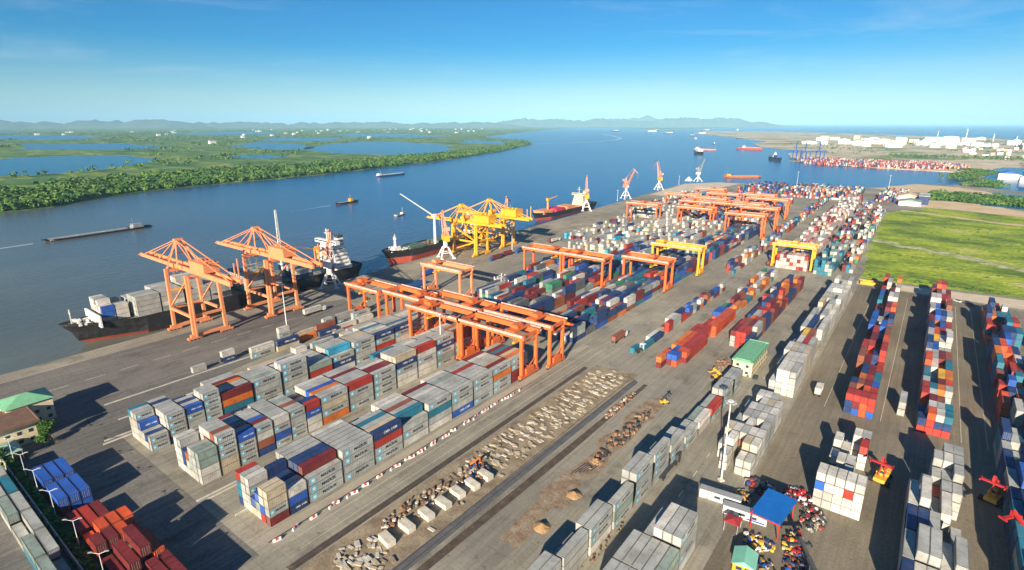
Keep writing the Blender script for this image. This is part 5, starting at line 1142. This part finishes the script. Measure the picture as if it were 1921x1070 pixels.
for i, (x, y, h) in enumerate(((-40,5200,60),(120,5000,80),(260,4900,50),(330,4300,45))):
    t = empty('chimney',(x,y,-2),0,'thin distant chimney above the right bank tank farm','chimney','distant chimneys'); MB().cyl((0,0,0),(0,0,h),3,2,n=10).build('stack', M_wht, t)
rk = random.Random(33)
for i, (x, y, z0, z1) in enumerate(((-330,1935,30,58),(-300,1990,30,58),(-370,2010,30,60))):
    t = empty('quay_crane',(x,y,-1.9),.9,'blue quay crane at the distant container terminal','quay crane','blue cranes of the distant terminal')
    for sx in (-8,8):
        for sy in (-8,8): MB().bar((sx,sy,0),(sx,sy,z0),2).build('leg', CM['blue'], t)
    MB().box(-35,-2,z0,22,2,z0+3).build('boom', CM['blue'], t); MB().bar((-6,0,z0),(-4,0,z1),2).build('a_frame', CM['blue'], t)
for i, x in enumerate((250,285,330,372)):
    t = empty('quay_crane',(x,1640+i*12,0),1.2,'blue shipyard crane in the basin right of the field','quay crane','blue cranes over the right basin')
    for sx in (-7,7):
        for sy in (-7,7): MB().bar((sx,sy,0),(sx,sy,26),1.8).build('leg', CM['blue'], t)
    MB().box(-26,-2,26,20,2,29).build('boom', CM['blue'], t); MB().bar((-4,0,28),(-2,0,46),1.6).build('a_frame', CM['pink'] if i % 2 else CM['blue'], t)
# end of the yard: sheds
house(-40,1000,-14,1030,9,'large shed with a pale pitched roof at the far right corner of the yard',wall=M_wht,roof=mat('peach sheet',(.62,.42,.28),.6,.12),style='gable',rise=4,name='warehouse')
house(-14,985,-2,1020,12,'dark blue glazed workshop at the far right corner of the yard',wall=CM['dark blue'],roof=CM['light grey'],style='flat',name='warehouse')
house(-36,960,-10,985,6,'long low white shed in front of the peach roofed shed',wall=M_wht,roof=CM['grey green'],style='gable',rise=3,name='warehouse')
for i, (x_, y_, m_) in enumerate(((150,1500,M_wht),(185,1545,M_wht),(120,1560,CM['blue']),(230,1460,M_wht),(165,1620,M_cream),(215,1660,M_wht),(260,1400,CM['light grey']))):
    house(x_-16, y_-12, x_+16, y_+12, 10+i, 'white or blue shipyard shed behind the right basin', wall=M_wht, roof=m_, style='gable', rise=5, win=False, name='shipyard_shed', group='shipyard sheds around the right basin')
canopy(-392,1078,-380,1090,4,'white tent at the far quay corner', M_wht, 8, 'tent')

forest('hedge', 'dark hedge and weeds along the boundary wall by the street', [(-270+i*.75+random.uniform(-.3,.3), 26.4+random.uniform(-.9,.9)) for i in range(190)], (1.6,3.0), 12, 22, m=M_leaf, z=0)
# ------------------------------------------------------------------ air
hz = MB(); hz.box(-60000,-1500,-4.6,30000,60000,900)
M_hz = bpy.data.materials.new('haze'); M_hz.use_nodes = True; N = M_hz.node_tree.nodes; N.remove(N['Principled BSDF'])
pv = N.new('ShaderNodeVolumePrincipled'); pv.inputs['Color'].default_value = (.36,.72,1,1); pv.inputs['Density'].default_value = 4.0e-5; pv.inputs['Anisotropy'].default_value = -.25
M_hz.node_tree.links.new(pv.outputs[0], N['Material Output'].inputs['Volume'])
tag(hz.build('haze', M_hz), kind='stuff')
